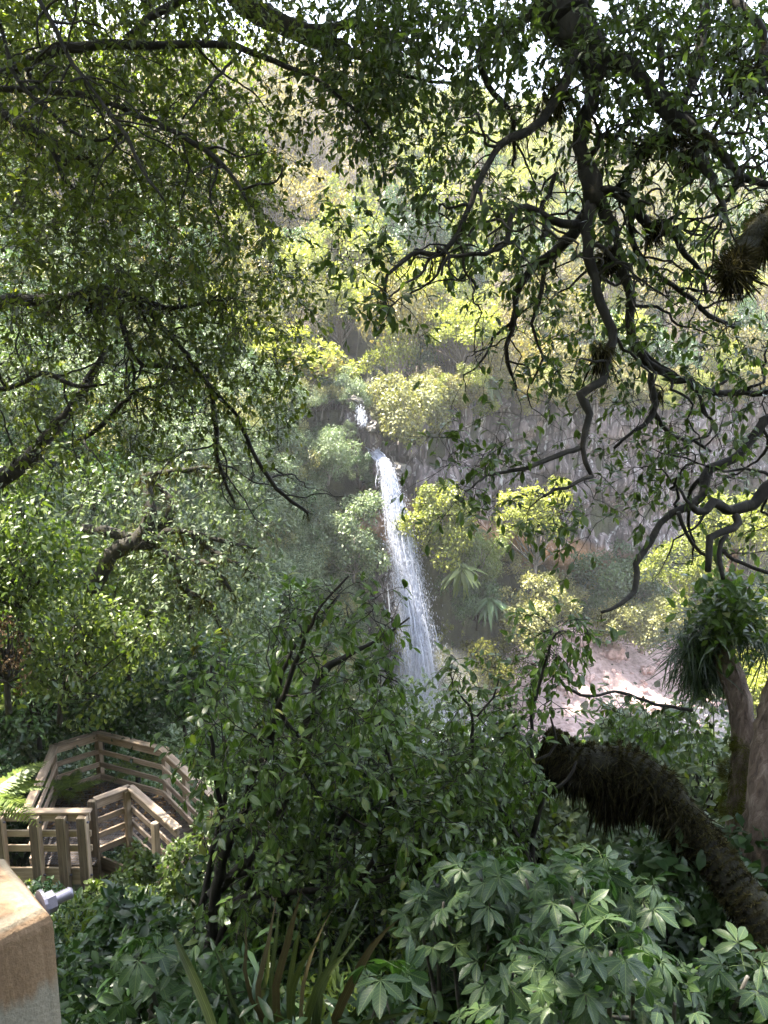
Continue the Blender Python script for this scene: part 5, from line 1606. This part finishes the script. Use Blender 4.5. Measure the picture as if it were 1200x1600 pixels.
# ---- tall tree on the left hillside, behind the leaning tree
tall = Tree('hill_tree', 'tall pale trunked tree high on the left slope behind the leaning tree', 'tree', (-12.5, 19, float(ground(-12.5, 19)) - 0.3), M_BARKG, M_LEAF_LEFT, [T_MID], 131)
zb = float(ground(-12.5, 19))
tall.limb([[-12.5, 19, zb - 0.5, 0.30], [-11.6, 18.6, zb + 3, 0.24], [-9.9, 18, zb + 6.5, 0.17], [-8.3, 17.6, zb + 9.5, 0.10], [-7.2, 17.4, zb + 12, 0.06]], 'trunk', step=0.3)
tall.plimb([(60, 380, 18), (120, 300, 15), (190, 180, 10), (225, 60, 8), (250, -40, 6)], 17.5, 17.0, wig=0.02, step=0.3)
tall.plimb([(20, 330, 18), (100, 250, 14), (200, 210, 9), (300, 190, 5)], 17.5, 16.5, wig=0.02, step=0.3)
tall.sprays(blob(np.random.default_rng(132), 520, [(-60, 330, -60, 330, 15.5, 19, 1.0), (330, 420, 20, 300, 16, 18, 0.5)]), m=4, tl=0.5, nleaf=9, lsize=0.13, droop=0.3, rstart=0.012, maxlen=4)
tall.crown((-12.2, 17.0, 32.0), (4.6, 4.6, 2.4), 16000, 0.2, lobes=60)  # extra crown out of view, added to shade the platform and left shrubs
tall.finish(0)

# ---- leafy shrubs along the left, above and behind the platform
def leafy(name, label, px, py, d, R, seed, mat, n=2600, llen=0.12, tpl=T_MID, droop=0.6, group='leafy shrubs along the left slope', **kw):
    b0 = at(px, py, d)
    return plant(name, label, 'shrub', b0, mat, M_BARK, group, seed=seed, R=R, nl=kw.get('nl', 26), nleaf=n, llen=llen, tpl=tpl, droop=droop, up=0.5, twigs=70, tr=0.035, trunk_h=kw.get('h', 0.05), lobe=kw.get('lobe', 0.36))
leafy('leafy_shrub', 'bright leaved shrub at the left edge under the mossy tree', 30, 960, 10.5, (1.2, 1.0, 1.1), 141, M_LEAF_BRIGHT, 4600, 0.10, h=0.1)
leafy('leafy_shrub', 'bright green shrub above the fern at the left edge', 90, 1090, 11.5, (1.2, 1.0, 1.0), 142, M_LEAF_BRIGHT, 4200, 0.10, h=0.0)
leafy('leafy_shrub', 'leafy shrub right of the bright left edge shrub, above the platform', 200, 1030, 14, (1.5, 1.1, 1.2), 143, M_LEAF_BRIGHT, 5000, 0.11, h=0.0)
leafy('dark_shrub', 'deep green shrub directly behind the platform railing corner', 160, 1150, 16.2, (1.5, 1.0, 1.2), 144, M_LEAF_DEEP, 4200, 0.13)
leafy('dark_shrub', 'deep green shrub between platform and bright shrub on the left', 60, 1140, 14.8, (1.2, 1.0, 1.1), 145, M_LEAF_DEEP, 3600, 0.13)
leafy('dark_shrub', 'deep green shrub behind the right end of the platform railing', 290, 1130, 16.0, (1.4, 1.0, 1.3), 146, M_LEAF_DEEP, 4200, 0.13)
leafy('silver_shrub', 'blue green shrub above the right end of the platform', 330, 1060, 18, (1.5, 1.2, 1.4), 147, M_LEAF_SILVER, 4200, 0.13)
leafy('rusty_shrub', 'rusty brown withered shrub at the left edge', 10, 1070, 10.0, (0.34, 0.4, 0.5), 148, M_LITTER, 700, 0.06, lobe=0.22)
leafy('dark_shrub', 'deep green shrub in front of and below the platform deck', 270, 1540, 9.6, (0.8, 0.6, 0.4), 149, M_LEAF_DEEP, 2600, 0.10)
leafy('dark_shrub', 'leafy shrub hiding the right end of the platform walkway', 345, 1440, 9.8, (0.55, 0.5, 0.75), 157, M_LEAF_BRIGHT, 2600, 0.085)
leafy('leafy_shrub', 'small light leaved bush growing against the platform corner post', 222, 1390, 10.8, (0.28, 0.25, 0.32), 150, M_LEAF_BRIGHT, 700, 0.10)

# ---- ferns: every frond a part
def frond_mesh(name, seed, n=22, arch=0.5):
    a = Acc()
    rg = np.random.default_rng(seed)
    t = np.linspace(0, 1, 14)
    C = np.stack([np.zeros(14), t, -arch * t ** 2], -1)
    add_tube(a, np.column_stack([C, np.linspace(0.008, 0.002, 14)]), 3, 0, 0, False)
    for u in np.linspace(0.12, 0.99, n):
        L = 0.26 * math.sin(math.pi * min(1, u * 0.85 + 0.16)) ** 0.8
        p = np.array([[0, u, -arch * u * u]])
        for s in (-1, 1):
            place_leaves(a, T_PINNA, p, np.array([[s, 0.35, -0.15 + rg.normal(0, 0.05)]]), np.array([[0, 0.1, 1.0]]), L, np.array([rg.random()]))
    return a.mesh(name, M_FERN)
T_PINNA = leaf_tpl([(0, .5), (.2, 1), (.35, .55), (.5, .85), (.65, .45), (.8, .6), (1, 0)], .24, .15, .15)
FROND = [frond_mesh('frond', s, 22, ar) for s, ar in ((1, 0.35), (2, 0.5), (3, 0.7))]
def fern(label, base, n, L, seed, lift=0.55):
    rg = np.random.default_rng(seed)
    e = empty('fern', base, label, 'fern', 'ferns by the platform')
    a = Acc()
    add_tube(a, np.array([[0, 0, -0.3, 0.06], [0, 0, 0, 0.05], [0, 0, 0.05, 0.02]]), 6, 0.1)
    obj('crown_base', a.mesh('crown_base', M_BARK), e, False)
    for q in range(n):
        t = q / n * 6.283 + rg.normal(0, 0.2)
        d = np.array([math.cos(t), math.sin(t), lift + rg.normal(0, 0.12)])
        obj_mat('frond', FROND[q % 3], e, frame_matrix(np.asarray(base), d, np.array([0, 0, 1.0]), L * rg.uniform(0.75, 1.15)))
fern('bright fern with arching fronds at the left edge beside the railing', at(-22, 1245, 9.6), 14, 0.75, 151, 0.45)
fern('small fern behind the left railing of the platform', at(110, 1235, 14.8), 12, 0.6, 152)
fern('fern behind the back corner of the platform railing', at(215, 1200, 16.0), 12, 0.7, 153)
fern('fern under the edge of the platform', at(150, 1450, 10.2), 12, 0.6, 154)
fern('fern in front of the bank left of the dark stems', at(185, 1480, 8.5), 12, 0.6, 155)
fern('dull fern low at the bottom left near the post', at(150, 1560, 6.0), 12, 0.5, 156)

# ---- the big leafy shrub in the middle
cs = Tree('branching_shrub', 'large leafy shrub with dark upright stems in the middle foreground', 'shrub', at(320, 1640, 4.4), M_BARK, M_LEAF_SHRUB, [T_OVAL, T_OVAL2], 161)
for pp, d0, d1 in [
    ([(318, 1700, 20), (322, 1580, 19), (322, 1470, 18), (335, 1380, 17), (375, 1280, 14), (400, 1190, 14), (425, 1110, 10), (455, 1030, 8), (500, 950, 5), (545, 900, 3)], 4.5, 3.6),
    ([(305, 1700, 14), (300, 1560, 13), (312, 1450, 11), (335, 1330, 9), (352, 1230, 6), (350, 1150, 4)], 4.6, 4.3),
    ([(345, 1700, 15), (335, 1560, 14), (350, 1460, 12), (400, 1370, 10), (430, 1290, 8), (440, 1200, 6)], 4.6, 4.4),
    ([(330, 1400, 20), (400, 1330, 16), (450, 1240, 14), (475, 1150, 18), (500, 1075, 20), (520, 1040, 12), (590, 1000, 5), (640, 965, 3)], 4.4, 4.2),
    ([(335, 1380, 14), (420, 1350, 11), (520, 1290, 9), (590, 1200, 7), (640, 1120, 4)], 4.4, 4.0),
    ([(330, 1420, 14), (430, 1400, 11), (560, 1380, 9), (660, 1340, 6), (730, 1290, 4)], 4.4, 4.0),
    ([(470, 1160, 8), (440, 1090, 7), (470, 1000, 6), (530, 930, 4)], 4.3, 3.8),
    ([(340, 1400, 10), (345, 1250, 8), (330, 1130, 6), (330, 1040, 4)], 4.4, 4.0),
    ([(560, 1380, 8), (600, 1300, 7), (610, 1200, 6), (590, 1120, 4)], 4.2, 3.9),
]:
    cs.plimb(pp, d0, d1, wig=0.006, step=0.06)
rg = np.random.default_rng(162)
cs.gnarl(lambda P: P[:, 2] > -99, 45, 0.4, 1.0, 0.006, -0.3, 0.2)
cs.sprays(blob(rg, 500, [(300, 620, 1010, 1200, 3.5, 4.9, 1.0), (430, 620, 920, 1010, 3.4, 4.2, 0.55), (350, 720, 1180, 1400, 3.6, 5.0, 1.1), (320, 700, 1400, 1520, 3.8, 5.0, 0.7), (600, 760, 1175, 1330, 3.8, 4.8, 0.7)]),
          m=3, tl=0.20, nleaf=6, lsize=0.064, droop=0.35, rstart=0.008)
cs.finish(300)

# ---- thin stemmed shrub to the right of it
ts = Tree('slender_shrub', 'slender open shrub with thin curved stems before the stream bed', 'shrub', at(830, 1420, 4.6), M_BARK, M_LEAF_SHRUB, [T_OVAL, T_OVAL2], 171)
for pp, d0, d1 in [
    ([(850, 1450, 10), (820, 1330, 8), (775, 1250, 7), (745, 1190, 6), (740, 1120, 5), (715, 1080, 3)], 4.6, 4.3),
    ([(835, 1420, 9), (832, 1310, 8), (850, 1240, 7), (832, 1170, 7), (830, 1120, 6), (845, 1060, 5), (860, 1000, 4), (880, 985, 3)], 4.6, 4.2),
    ([(745, 1190, 4), (780, 1160, 4), (810, 1130, 3)], 4.3, 4.3),
    ([(835, 1190, 5), (870, 1160, 4), (860, 1120, 3)], 4.4, 4.4),
    ([(850, 1240, 5), (885, 1215, 5), (900, 1190, 3)], 4.5, 4.5),
    ([(745, 1120, 3), (770, 1090, 3), (780, 1060, 2)], 4.3, 4.3),
    ([(850, 1040, 4), (910, 1090, 5), (960, 1085, 5), (1030, 1100, 6), (1080, 1110, 6)], 5.0, 5.6)]:
    ts.plimb(pp, d0, d1, wig=0.006, step=0.06)
rg = np.random.default_rng(172)
ts.sprays(blob(rg, 230, [(700, 880, 1030, 1120, 4.0, 4.9, 0.28), (640, 830, 1120, 1330, 4.0, 5.0, 0.9), (840, 920, 965, 1030, 4.0, 4.6, 0.8), (940, 1110, 1105, 1150, 5.3, 5.9, 0.6)]),
          m=3, tl=0.2, nleaf=6, lsize=0.064, droop=0.55, rstart=0.008, maxlen=1.2)
ts.finish(240)

# ---- five-fingered shrub: every palmate leaf is a part
def palm_mesh(name, seed):
    rg = np.random.default_rng(seed)
    a = Acc()
    hub = np.zeros((1, 3))
    V, T, LC, R = [np.zeros((1, 3))], [], [np.array([[0, 0, 1.0]])], []
    n0 = 1
    nf = 5 if seed % 3 else 6
    for q in range(nf):
        ang = (q - (nf - 1) / 2) * (4.3 / nf) + rg.normal(0, 0.08)
        L = (1.0 - 0.10 * abs(q - (nf - 1) / 2)) * rg.uniform(0.88, 1.08)
        st = [(0.10, .10), (.2, .30), (.36, .74), (.45, .80), (.55, 1.0), (.63, .92), (.74, .84), (.81, .66), (.92, .34), (1, 0)]
        tv, tt, lc = leaf_tpl([(0, 0)] + st, .40, rg.uniform(0.15, 0.4), rg.uniform(0.15, 0.42), 0.012, seed * 10 + q)
        tv = tv * np.array([L, L, L])
        ca, sa = math.cos(ang), math.sin(ang)
        rot = np.stack([tv[:, 0] * ca + tv[:, 1] * sa, -tv[:, 0] * sa + tv[:, 1] * ca, tv[:, 2] - 0.08 * abs(ang) * tv[:, 1]], -1)
        idx = np.concatenate([[0], np.arange(len(tv) - 1) + n0])
        V.append(rot[1:]); LC.append(lc[1:]); T.append(idx[tt]); n0 += len(tv) - 1
    V, T, LC = np.vstack(V), np.vstack(T), np.vstack(LC)
    # leaf stalk joined at the hub
    st = np.array([[0.0, -0.75, -0.30], [0.012, -0.4, -0.10], [-0.012, -0.4, -0.11]])
    V = np.vstack([V, st]); LC = np.vstack([LC, np.zeros((3, 3))])
    T = np.vstack([T, [[0, n0 + 1, n0 + 2], [n0 + 1, n0, n0 + 2]]])
    a.add(V, T, None, None, LC)
    return a.mesh(name, M_LEAF_FIVE)
PALM = [palm_mesh('leaf', s) for s in range(1, 8)]
def palm_shrub(label, base, heads, seed, size, name='five_finger_shrub', group='five-fingered shrubs', per=7):
    rg = np.random.default_rng(seed)
    e = empty(name, base, label, 'shrub', group)
    a = Acc()
    base = np.asarray(base)
    for h in heads:
        h = np.asarray(h)
        m_ = base * 0.4 + h * 0.6 + rg.normal(0, 0.08, 3) - np.array([0, 0, 0.12])
        add_tube(a, catmull([[*base, 0.018], [*m_, 0.012], [*h, 0.006]], 0.08), 6, 0.04)
    obj('stems', a.mesh('stems', M_BARKG), e)
    n = 0
    for h in heads:
        h = np.asarray(h)
        for q in range(per):
            t = q * 2.399 + rg.normal(0, 0.25)
            el = rg.uniform(0.0, 0.75) if q < per - 2 else rg.uniform(0.7, 1.3)
            d = np.array([math.cos(t) * math.cos(el), math.sin(t) * math.cos(el), math.sin(el)])
            pos = h + d * size * rg.uniform(0.7, 1.15)
            along = norm(np.array([d[0], d[1], -0.25 + 0.4 * rg.normal()]))
            nr = np.array([0, 0, 1.0]) + 0.35 * np.array([d[0], d[1], 0]) + rg.normal(0, 0.34, 3)
            obj_mat('leaf', PALM[int(rg.integers(7))], e, frame_matrix(pos, along, nr, size * rg.uniform(0.5, 1.2)))
            n += 1
rg = np.random.default_rng(181)
def heads(n, regs, seed):
    return list(blob(np.random.default_rng(seed), n, regs))
palm_shrub('five-fingered shrub with large glossy leaves filling the bottom right corner', at(1010, 1720, 3.1), heads(34, [(760, 1060, 1480, 1640, 2.3, 3.2, 1.0), (1040, 1200, 1520, 1650, 2.4, 3.2, 1.3)], 182), 183, 0.10)
palm_shrub('five-fingered shrub behind the corner shrub, below the mossy leaning trunk', at(930, 1640, 3.9), heads(27, [(720, 930, 1360, 1480, 3.0, 4.0, 1.0), (930, 1030, 1400, 1490, 3.0, 3.6, 1.0)], 184), 185, 0.115)
palm_shrub('five-fingered shrub left of the corner, above the pale steps', at(760, 1700, 3.6), heads(15, [(650, 800, 1400, 1540, 3.0, 3.8, 1.0)], 186), 187, 0.105)
palm_shrub('young five-fingered plant at the bottom left of the dark stems', at(270, 1680, 3.5), heads(7, [(190, 330, 1500, 1620, 3.1, 3.6, 1.0)], 188), 189, 0.11)
palm_shrub('little five-fingered sprig in front of the strap leaves', at(575, 1650, 2.6), heads(2, [(555, 600, 1535, 1560, 2.4, 2.6, 1.0)], 190), 191, 0.10, per=4)

# ---- strap-leaved clump at the bottom: every blade a part
M_STRAP = leaf_mat('dark_strap_leaf', (0.016, 0.030, 0.014), (0.030, 0.050, 0.022), (0.055, 0.080, 0.030), 0.25, 0.4, 0.5, (1.6, 1.6, 0.8), 0.5)
M_STRAPB = leaf_mat('brownish_strap_leaf', (0.035, 0.03, 0.018), (0.06, 0.052, 0.032), (0.09, 0.08, 0.05), 0.25, 0.6, 0.3, (1.3, 1.3, 0.9), 0.3)
fl = empty('flax_clump', at(500, 1720, 2.6), 'clump of long dark strap leaves at the bottom centre', 'flax')
fb = at(490, 1720, 2.6)
a = Acc(); add_tube(a, np.array([[*(fb - np.array([0, 0, 0.3])), 0.08], [*fb, 0.06], [*(fb + np.array([0, 0, 0.05])), 0.03]]), 7, 0.1)
obj('base', a.mesh('base', M_STRAPB), fl)
def blade(parent, pts, w_, mat):
    """a folded strap leaf along 3-D points"""
    c = catmull([[*p, 1.0] for p in pts], 0.06)[:, :3]
    n = len(c)
    t = np.linspace(0, 1, n)
    hw = w_ * (0.55 + 0.45 * np.sin(np.pi * np.clip(t * 0.8 + 0.15, 0, 1))) * np.clip((1 - t) * 4.5, 0.02, 1)
    tan = norm(np.gradient(c, axis=0))
    view = norm(np.tile([0.1, -1, 0.3], (n, 1)))
    sd = norm(np.cross(tan, view))
    nr = np.cross(sd, tan)
    V = np.stack([c - sd * hw[:, None] + nr * hw[:, None] * 0.35, c, c + sd * hw[:, None] + nr * hw[:, None] * 0.35], 1).reshape(-1, 3)
    i_ = np.arange(n - 1)[:, None] * 3 + np.array([0, 1])[None]
    a = Acc()
    a.add(V, None, np.stack([i_, i_ + 1, i_ + 4, i_ + 3], -1).reshape(-1, 4), None, np.tile([[1.0, 0, 1], [0, 0, 1], [1, 0, 1]], (n, 1)) * np.repeat(np.stack([np.ones(n), t, np.ones(n)], -1), 3, 0))
    obj('blade', a.mesh('blade', mat), parent)
for pp, d0, d1, w_, m_ in [
    ([(398, 1680), (392, 1560), (385, 1480), (383, 1425)], 2.5, 2.6, 5, 1), ([(415, 1700), (405, 1580), (420, 1470), (432, 1400)], 2.5, 2.7, 7, 1),
    ([(420, 1700), (432, 1580), (450, 1470), (473, 1385)], 2.5, 2.5, 9, 1), ([(430, 1700), (425, 1560), (432, 1460), (436, 1420)], 2.6, 2.7, 6, 0),
    ([(440, 1700), (452, 1580), (462, 1480), (470, 1450)], 2.6, 2.6, 7, 0), ([(430, 1700), (455, 1580), (475, 1500), (510, 1458)], 2.5, 2.4, 8, 0),
    ([(455, 1720), (500, 1560), (545, 1440), (562, 1402)], 2.6, 2.8, 8, 0), ([(470, 1720), (520, 1600), (580, 1480), (622, 1438)], 2.5, 2.5, 11, 1),
    ([(450, 1720), (480, 1590), (515, 1510), (545, 1490)], 2.4, 2.4, 9, 0), ([(480, 1720), (540, 1600), (590, 1550), (640, 1500)], 2.5, 2.6, 8, 0),
    ([(350, 1660), (325, 1580), (295, 1510), (268, 1455)], 2.3, 2.5, 11, 0), ([(440, 1720), (470, 1600), (530, 1500), (580, 1440)], 2.6, 2.9, 6, 0),
    ([(410, 1720), (410, 1600), (418, 1520), (422, 1440)], 2.7, 2.8, 6, 0), ([(470, 1720), (540, 1620), (600, 1590), (660, 1580)], 2.4, 2.4, 8, 0),
    ([(425, 1720), (420, 1600), (440, 1500), (452, 1430)], 2.6, 2.7, 5, 0), ([(460, 1720), (490, 1600), (500, 1520), (505, 1440)], 2.6, 2.7, 6, 0), ([(450, 1720), (470, 1580), (490, 1480), (520, 1420)], 2.6, 2.8, 5, 1), ([(400, 1720), (380, 1600), (350, 1520), (330, 1470)], 2.6, 2.7, 5, 0)]:
    n = len(pp)
    pts = [fb + np.array([RNG.normal(0, 0.03), RNG.normal(0, 0.03), 0])] + [at(x, y, d0 + (d1 - d0) * q / (n - 1)) for q, (x, y) in enumerate(pp)][1:] if pp[0][0] > 360 else [at(x, y, d0 + (d1 - d0) * q / (n - 1)) for q, (x, y) in enumerate(pp)]
    blade(fl, pts, w_ * 1.7 / FPX, [M_STRAP, M_STRAPB][m_])

# ---- mossy leaning trunk on the right
lg = empty('mossy_leaning_tree', at(1240, 1640, 3.9), 'thick arching trunk wrapped in shaggy dark moss on the right', 'tree')
rgm = np.random.default_rng(201)
LP = [(1290, 1760, 3.7, 60), (1240, 1570, 3.9, 48), (1190, 1445, 4.1, 42), (1130, 1360, 4.3, 37), (1075, 1285, 4.5, 35), (1020, 1222, 4.6, 36), (965, 1195, 4.7, 37), (915, 1195, 4.7, 35), (890, 1178, 4.75, 24), (872, 1158, 4.8, 17), (860, 1146, 4.8, 9)]
pts = catmull([[*at(x, y, d), r * d / FPX * 0.92] for x, y, d, r in LP], 0.04)
a = Acc(); add_tube(a, np.column_stack([pts[:, :3], pts[:, 3] * 0.8]), 14, 0.08)
obj('trunk', a.mesh('trunk', M_MOSSBARK), lg)
a = Acc()
n = len(pts)
place = np.column_stack([pts[:, :3], pts[:, 3] * 0.85])
def tufts(pts, n, l0, l1, hang, out):
    k = rgm.integers(0, len(pts), n)
    tan = norm(np.gradient(pts[:, :3], axis=0))[k]
    d = rsph(n, rgm); d = norm(d - (d * tan).sum(-1, keepdims=True) * tan)
    lump = np.array([1 + 0.5 * mnoise.noise(Vector((pts[i_, :3] * 5 + dd * 0.9).tolist())) + 0.25 * mnoise.noise(Vector((pts[i_, :3] * 14 + dd * 2).tolist())) for i_, dd in zip(k, d)])
    P = pts[k, :3] + d * (pts[k, 3] * lump)[:, None] * rgm.uniform(0.85, 1.03, (n, 1))
    A = d * out + rsph(n, rgm) * 0.6 - np.array([0, 0, hang])
    return P, A, d, k
P, A, d, k = tufts(place, 60000, 0, 0, 0.30, 0.8)
rn = np.clip(0.30 + 0.45 * d[:, 2] + rgm.normal(0, 0.16, len(P)), 0.02, 0.98)
cl = np.array([mnoise.noise(Vector((p * 9).tolist())) for p in P])
place_leaves(a, MOSS_TUFT, P, A, rsph(len(P), rgm), rgm.uniform(0.012, 0.034, len(P)), np.clip(0.45 + 0.9 * cl + rgm.normal(0, 0.15, len(P)), 0, 0.96))
# hanging curtain, longest under the bend
sel = (pts[:, 0] < at(1090, 1280, 4.5)[0])
hp = place[sel]
for n_, l0, l1, hang in ((7000, 0.03, 0.10, 1.8), (3000, 0.10, 0.24, 2.6)):
    moss_strands(a, hp, n_, l0, l1, hang, 0.3, rgm)
moss_strands(a, place[~sel], 4000, 0.03, 0.08, 1.2, 0.3, rgm)
k0 = np.argmin(np.abs(pts[:, 0] - at(915, 1200, 4.7)[0]))
moss_strands(a, np.column_stack([pts[max(0, k0 - 6):k0 + 6, :3] - np.array([0, 0, 0.06]), np.full(len(pts[max(0, k0 - 6):k0 + 6]), 0.075)]), 5000, 0.08, 0.24, 2.5, 0.3, rgm)
obj('moss', a.mesh('moss', M_MOSS), lg, kind='stuff')

# ---- pale trunks at the right edge
pt = empty('pale_barked_tree', at(1190, 1560, 5.1), 'pale pinkish bare trunk at the right edge behind the mossy trunk', 'tree')
pts = catmull([[*at(1210, 1640, 5.1), 0.20], [*at(1195, 1400, 5.1), 0.155], [*at(1198, 1250, 5.1), 0.125], [*at(1205, 1160, 5.15), 0.115], [*at(1225, 1060, 5.2), 0.10], [*at(1270, 900, 5.4), 0.09], [*at(1300, 700, 5.5), 0.08]], 0.05)
a = Acc(); add_tube(a, pts, 18, 0.09)
obj('trunk', a.mesh('trunk', M_BARKP), pt)
a = Acc(); moss_strands(a, catmull([[*at(1168, 1165, 5.5), 0.09], [*at(1150, 1210, 5.5), 0.10], [*at(1140, 1270, 5.5), 0.05]], 0.03), 3800, 0.04, 0.12, 0.9, 0.7, rgm)
obj('moss', a.mesh('moss', M_MOSSG), pt, kind='stuff')
a = Acc(); moss_strands(a, pts[(pts[:, 2] < at(1195, 1360, 5.1)[2])], 3500, 0.03, 0.10, 0.5, 0.8, rgm)
obj('moss', a.mesh('moss', M_MOSS), pt, kind='stuff')

ct = empty('curved_tree', at(1165, 1300, 5.7), 'curved pale branch trunk holding the grassy epiphyte clump', 'tree')
pts = catmull([[*at(1150, 1330, 5.6), 0.085], [*at(1158, 1230, 5.6), 0.085], [*at(1162, 1155, 5.6), 0.078], [*at(1155, 1090, 5.65), 0.084], [*at(1139, 1040, 5.7), 0.072], [*at(1128, 1000, 5.8), 0.06], [*at(1130, 940, 5.9), 0.05], [*at(1150, 860, 6.0), 0.03]], 0.04)
a = Acc(); add_tube(a, pts, 16, 0.09)
obj('trunk', a.mesh('trunk', M_BARKP), ct)
a = Acc()
for q in range(8):
    u = rgm.integers(20, len(pts) - 25)
    add_tube(a, np.column_stack([pts[u:u + 12, :3] + rsph(1, rgm) * 0.085, np.full(12, 0.012)]), 4, 0.2, 0, True)
obj('bark_ridges', a.mesh('bark_ridges', M_BARKP), ct, kind='stuff')

ep = empty('epiphyte_clump', at(1130, 1010, 5.6), 'bushy grassy epiphyte clump perched on the curved pale trunk', 'epiphyte')
a = Acc()
T_GRASS = leaf_tpl([(0, .6), (.3, 1), (.7, .7), (1, 0)], .03, .3, .55)
n = 1300
c_ = np.array([at(x, y, d) for x, y, d in ((1085, 1000, 5.8), (1115, 975, 5.8), (1160, 985, 5.9), (1195, 1010, 6.0), (1080, 1020, 5.9), (1150, 950, 5.9))])
k = rgm.integers(0, len(c_), n)
P = c_[k] + rgm.normal(0, 0.07, (n, 3))
A = rsph(n, rgm) * np.array([1, 1, 0.5]) + np.array([0, 0, 0.1])
place_leaves(a, T_GRASS, P, A, np.array([0, 0, 1.0]) + 0.4 * rsph(n, rgm), rgm.uniform(0.15, 0.36, n))
n = 1300
P = c_[k[:n]] + rgm.normal(0, 0.08, (n, 3))
P = np.array([at(x, y, d) for x, y, d in zip(rgm.normal(1100, 18, n), rgm.normal(1020, 22, n), rgm.uniform(5.75, 6.1, n))])
place_leaves(a, T_GRASS, P, rsph(n, rgm) * 0.4 - np.array([0, 0, 1.0]), rsph(n, rgm), rgm.uniform(0.12, 0.36, n))
obj('grass_blades', a.mesh('grass_blades', M_LEAF_DEEP), ep, kind='stuff')
a = Acc()
n = 850
P = np.array([at(x, y, d) for x, y, d in zip(rgm.normal(1140, 32, n), rgm.normal(960, 30, n), rgm.uniform(5.4, 6.0, n))])
place_leaves(a, T_OVAL, P, rsph(n, rgm) + np.array([0, 0, 0.2]), np.array([0, -0.3, 1.0]) + 0.6 * rsph(n, rgm), rgm.uniform(0.06, 0.12, n))
obj('foliage', a.mesh('foliage', M_LEAF_SHRUB), ep, kind='stuff')

# ---- leafy bushes between the mossy trunk and the stream
rgb = np.random.default_rng(211)
for lab, px, py, d, R, sd, mt_ in [
    ('glossy leaved bush under the arch of the mossy trunk', 960, 1420, 7.0, (0.9, 0.8, 0.6), 221, M_LEAF_SILVER),
    ('glossy leaved bush between the mossy trunk and the pale trunk', 1080, 1300, 7.6, (0.9, 0.8, 0.7), 222, M_LEAF_SILVER),
    ('leafy bush behind the mossy arch, in front of the gravel', 1000, 1320, 9.5, (1.1, 0.9, 0.6), 223, M_LEAF_DEEP),
    ('light green bush below the thin stems, left of the mossy arch', 790, 1400, 7.5, (1.0, 0.8, 0.8), 224, M_LEAF_BRIGHT),
    ('bluish bush in the middle distance below the waterfall foot', 680, 1260, 11, (1.4, 1.2, 0.8), 225, M_LEAF_SILVER),
    ('dark bush low in the centre behind the strap leaves', 560, 1600, 5.2, (0.9, 0.6, 0.7), 226, M_LEAF_DEEP),
    ('dark bush at the bottom left beneath the platform', 250, 1740, 5.4, (0.5, 0.5, 0.4), 227, M_LEAF_DEEP),
    ('dark bush low behind the corner leaves on the right', 1060, 1560, 4.9, (0.9, 0.6, 0.5), 228, M_LEAF_DEEP)]:
    b0 = at(px, py, d)
    g0 = float(ground(b0[0], b0[1]))
    h = max(0.2, b0[2] - g0)
    plant('leafy_bush', lab, 'bush', (b0[0], b0[1], g0), mt_, M_BARK, 'leafy bushes on the near bank', seed=sd, R=R, nl=20, nleaf=2600, llen=0.10, tpl=T_MID, droop=0.5, up=0.6, twigs=60, tr=0.03, trunk_h=h)

# ------------------------------------------------------------------ spray hanging round the foot of the waterfall
bm = bmesh.new()
bmesh.ops.create_icosphere(bm, subdivisions=3, radius=1)
me = bpy.data.meshes.new('spray_mist')
bm.to_mesh(me); bm.free()
m = bpy.data.materials.new('spray_mist')
m.use_nodes = True
nt = m.node_tree
nt.nodes.remove(nt.nodes['Principled BSDF'])
pv = nt.nodes.new('ShaderNodeVolumePrincipled')
pv.inputs['Color'].default_value = (0.97, 0.98, 1.0, 1)
gr = nt.nodes.new('ShaderNodeTexGradient')
gr.gradient_type = 'SPHERICAL'
nt.links.new(mapping(nt), gr.inputs[0])
nt.links.new(mathn(nt, 'MULTIPLY', gr.outputs['Fac'], 0.28), pv.inputs['Density'])
nt.links.new(pv.outputs[0], nt.nodes['Material Output'].inputs['Volume'])
me.materials.append(m)
o = obj('spray_mist', me)
o.location = BASE + np.array([0.2, -0.3, 1.2])
o.scale = (4.0, 3.0, 3.4)
tag(o, 'white spray mist round the foot of the waterfall', None, None, 'stuff')

# ------------------------------------------------------------------ thin haze volume added to imitate lens veiling glare
HAZE = 0.00058
if HAZE > 0:
    bm = bmesh.new()
    bmesh.ops.create_cube(bm, size=1)
    for v_ in bm.verts:
        v_.co = Vector((v_.co.x * 420, v_.co.y * 420 + 110, v_.co.z * 95 + 40))
    me = bpy.data.meshes.new('haze')
    bm.to_mesh(me); bm.free()
    m = bpy.data.materials.new('glare_haze')
    m.use_nodes = True
    nt = m.node_tree
    nt.nodes.remove(nt.nodes['Principled BSDF'])
    pv = nt.nodes.new('ShaderNodeVolumePrincipled')
    pv.inputs['Color'].default_value = (0.95, 0.97, 1.0, 1)
    pv.inputs['Density'].default_value = HAZE
    pv.inputs['Anisotropy'].default_value = 0.3
    nt.links.new(pv.outputs[0], nt.nodes['Material Output'].inputs['Volume'])
    me.materials.append(m)
    tag(obj('haze', me), 'thin haze volume added to imitate lens veiling glare', None, None, 'stuff')
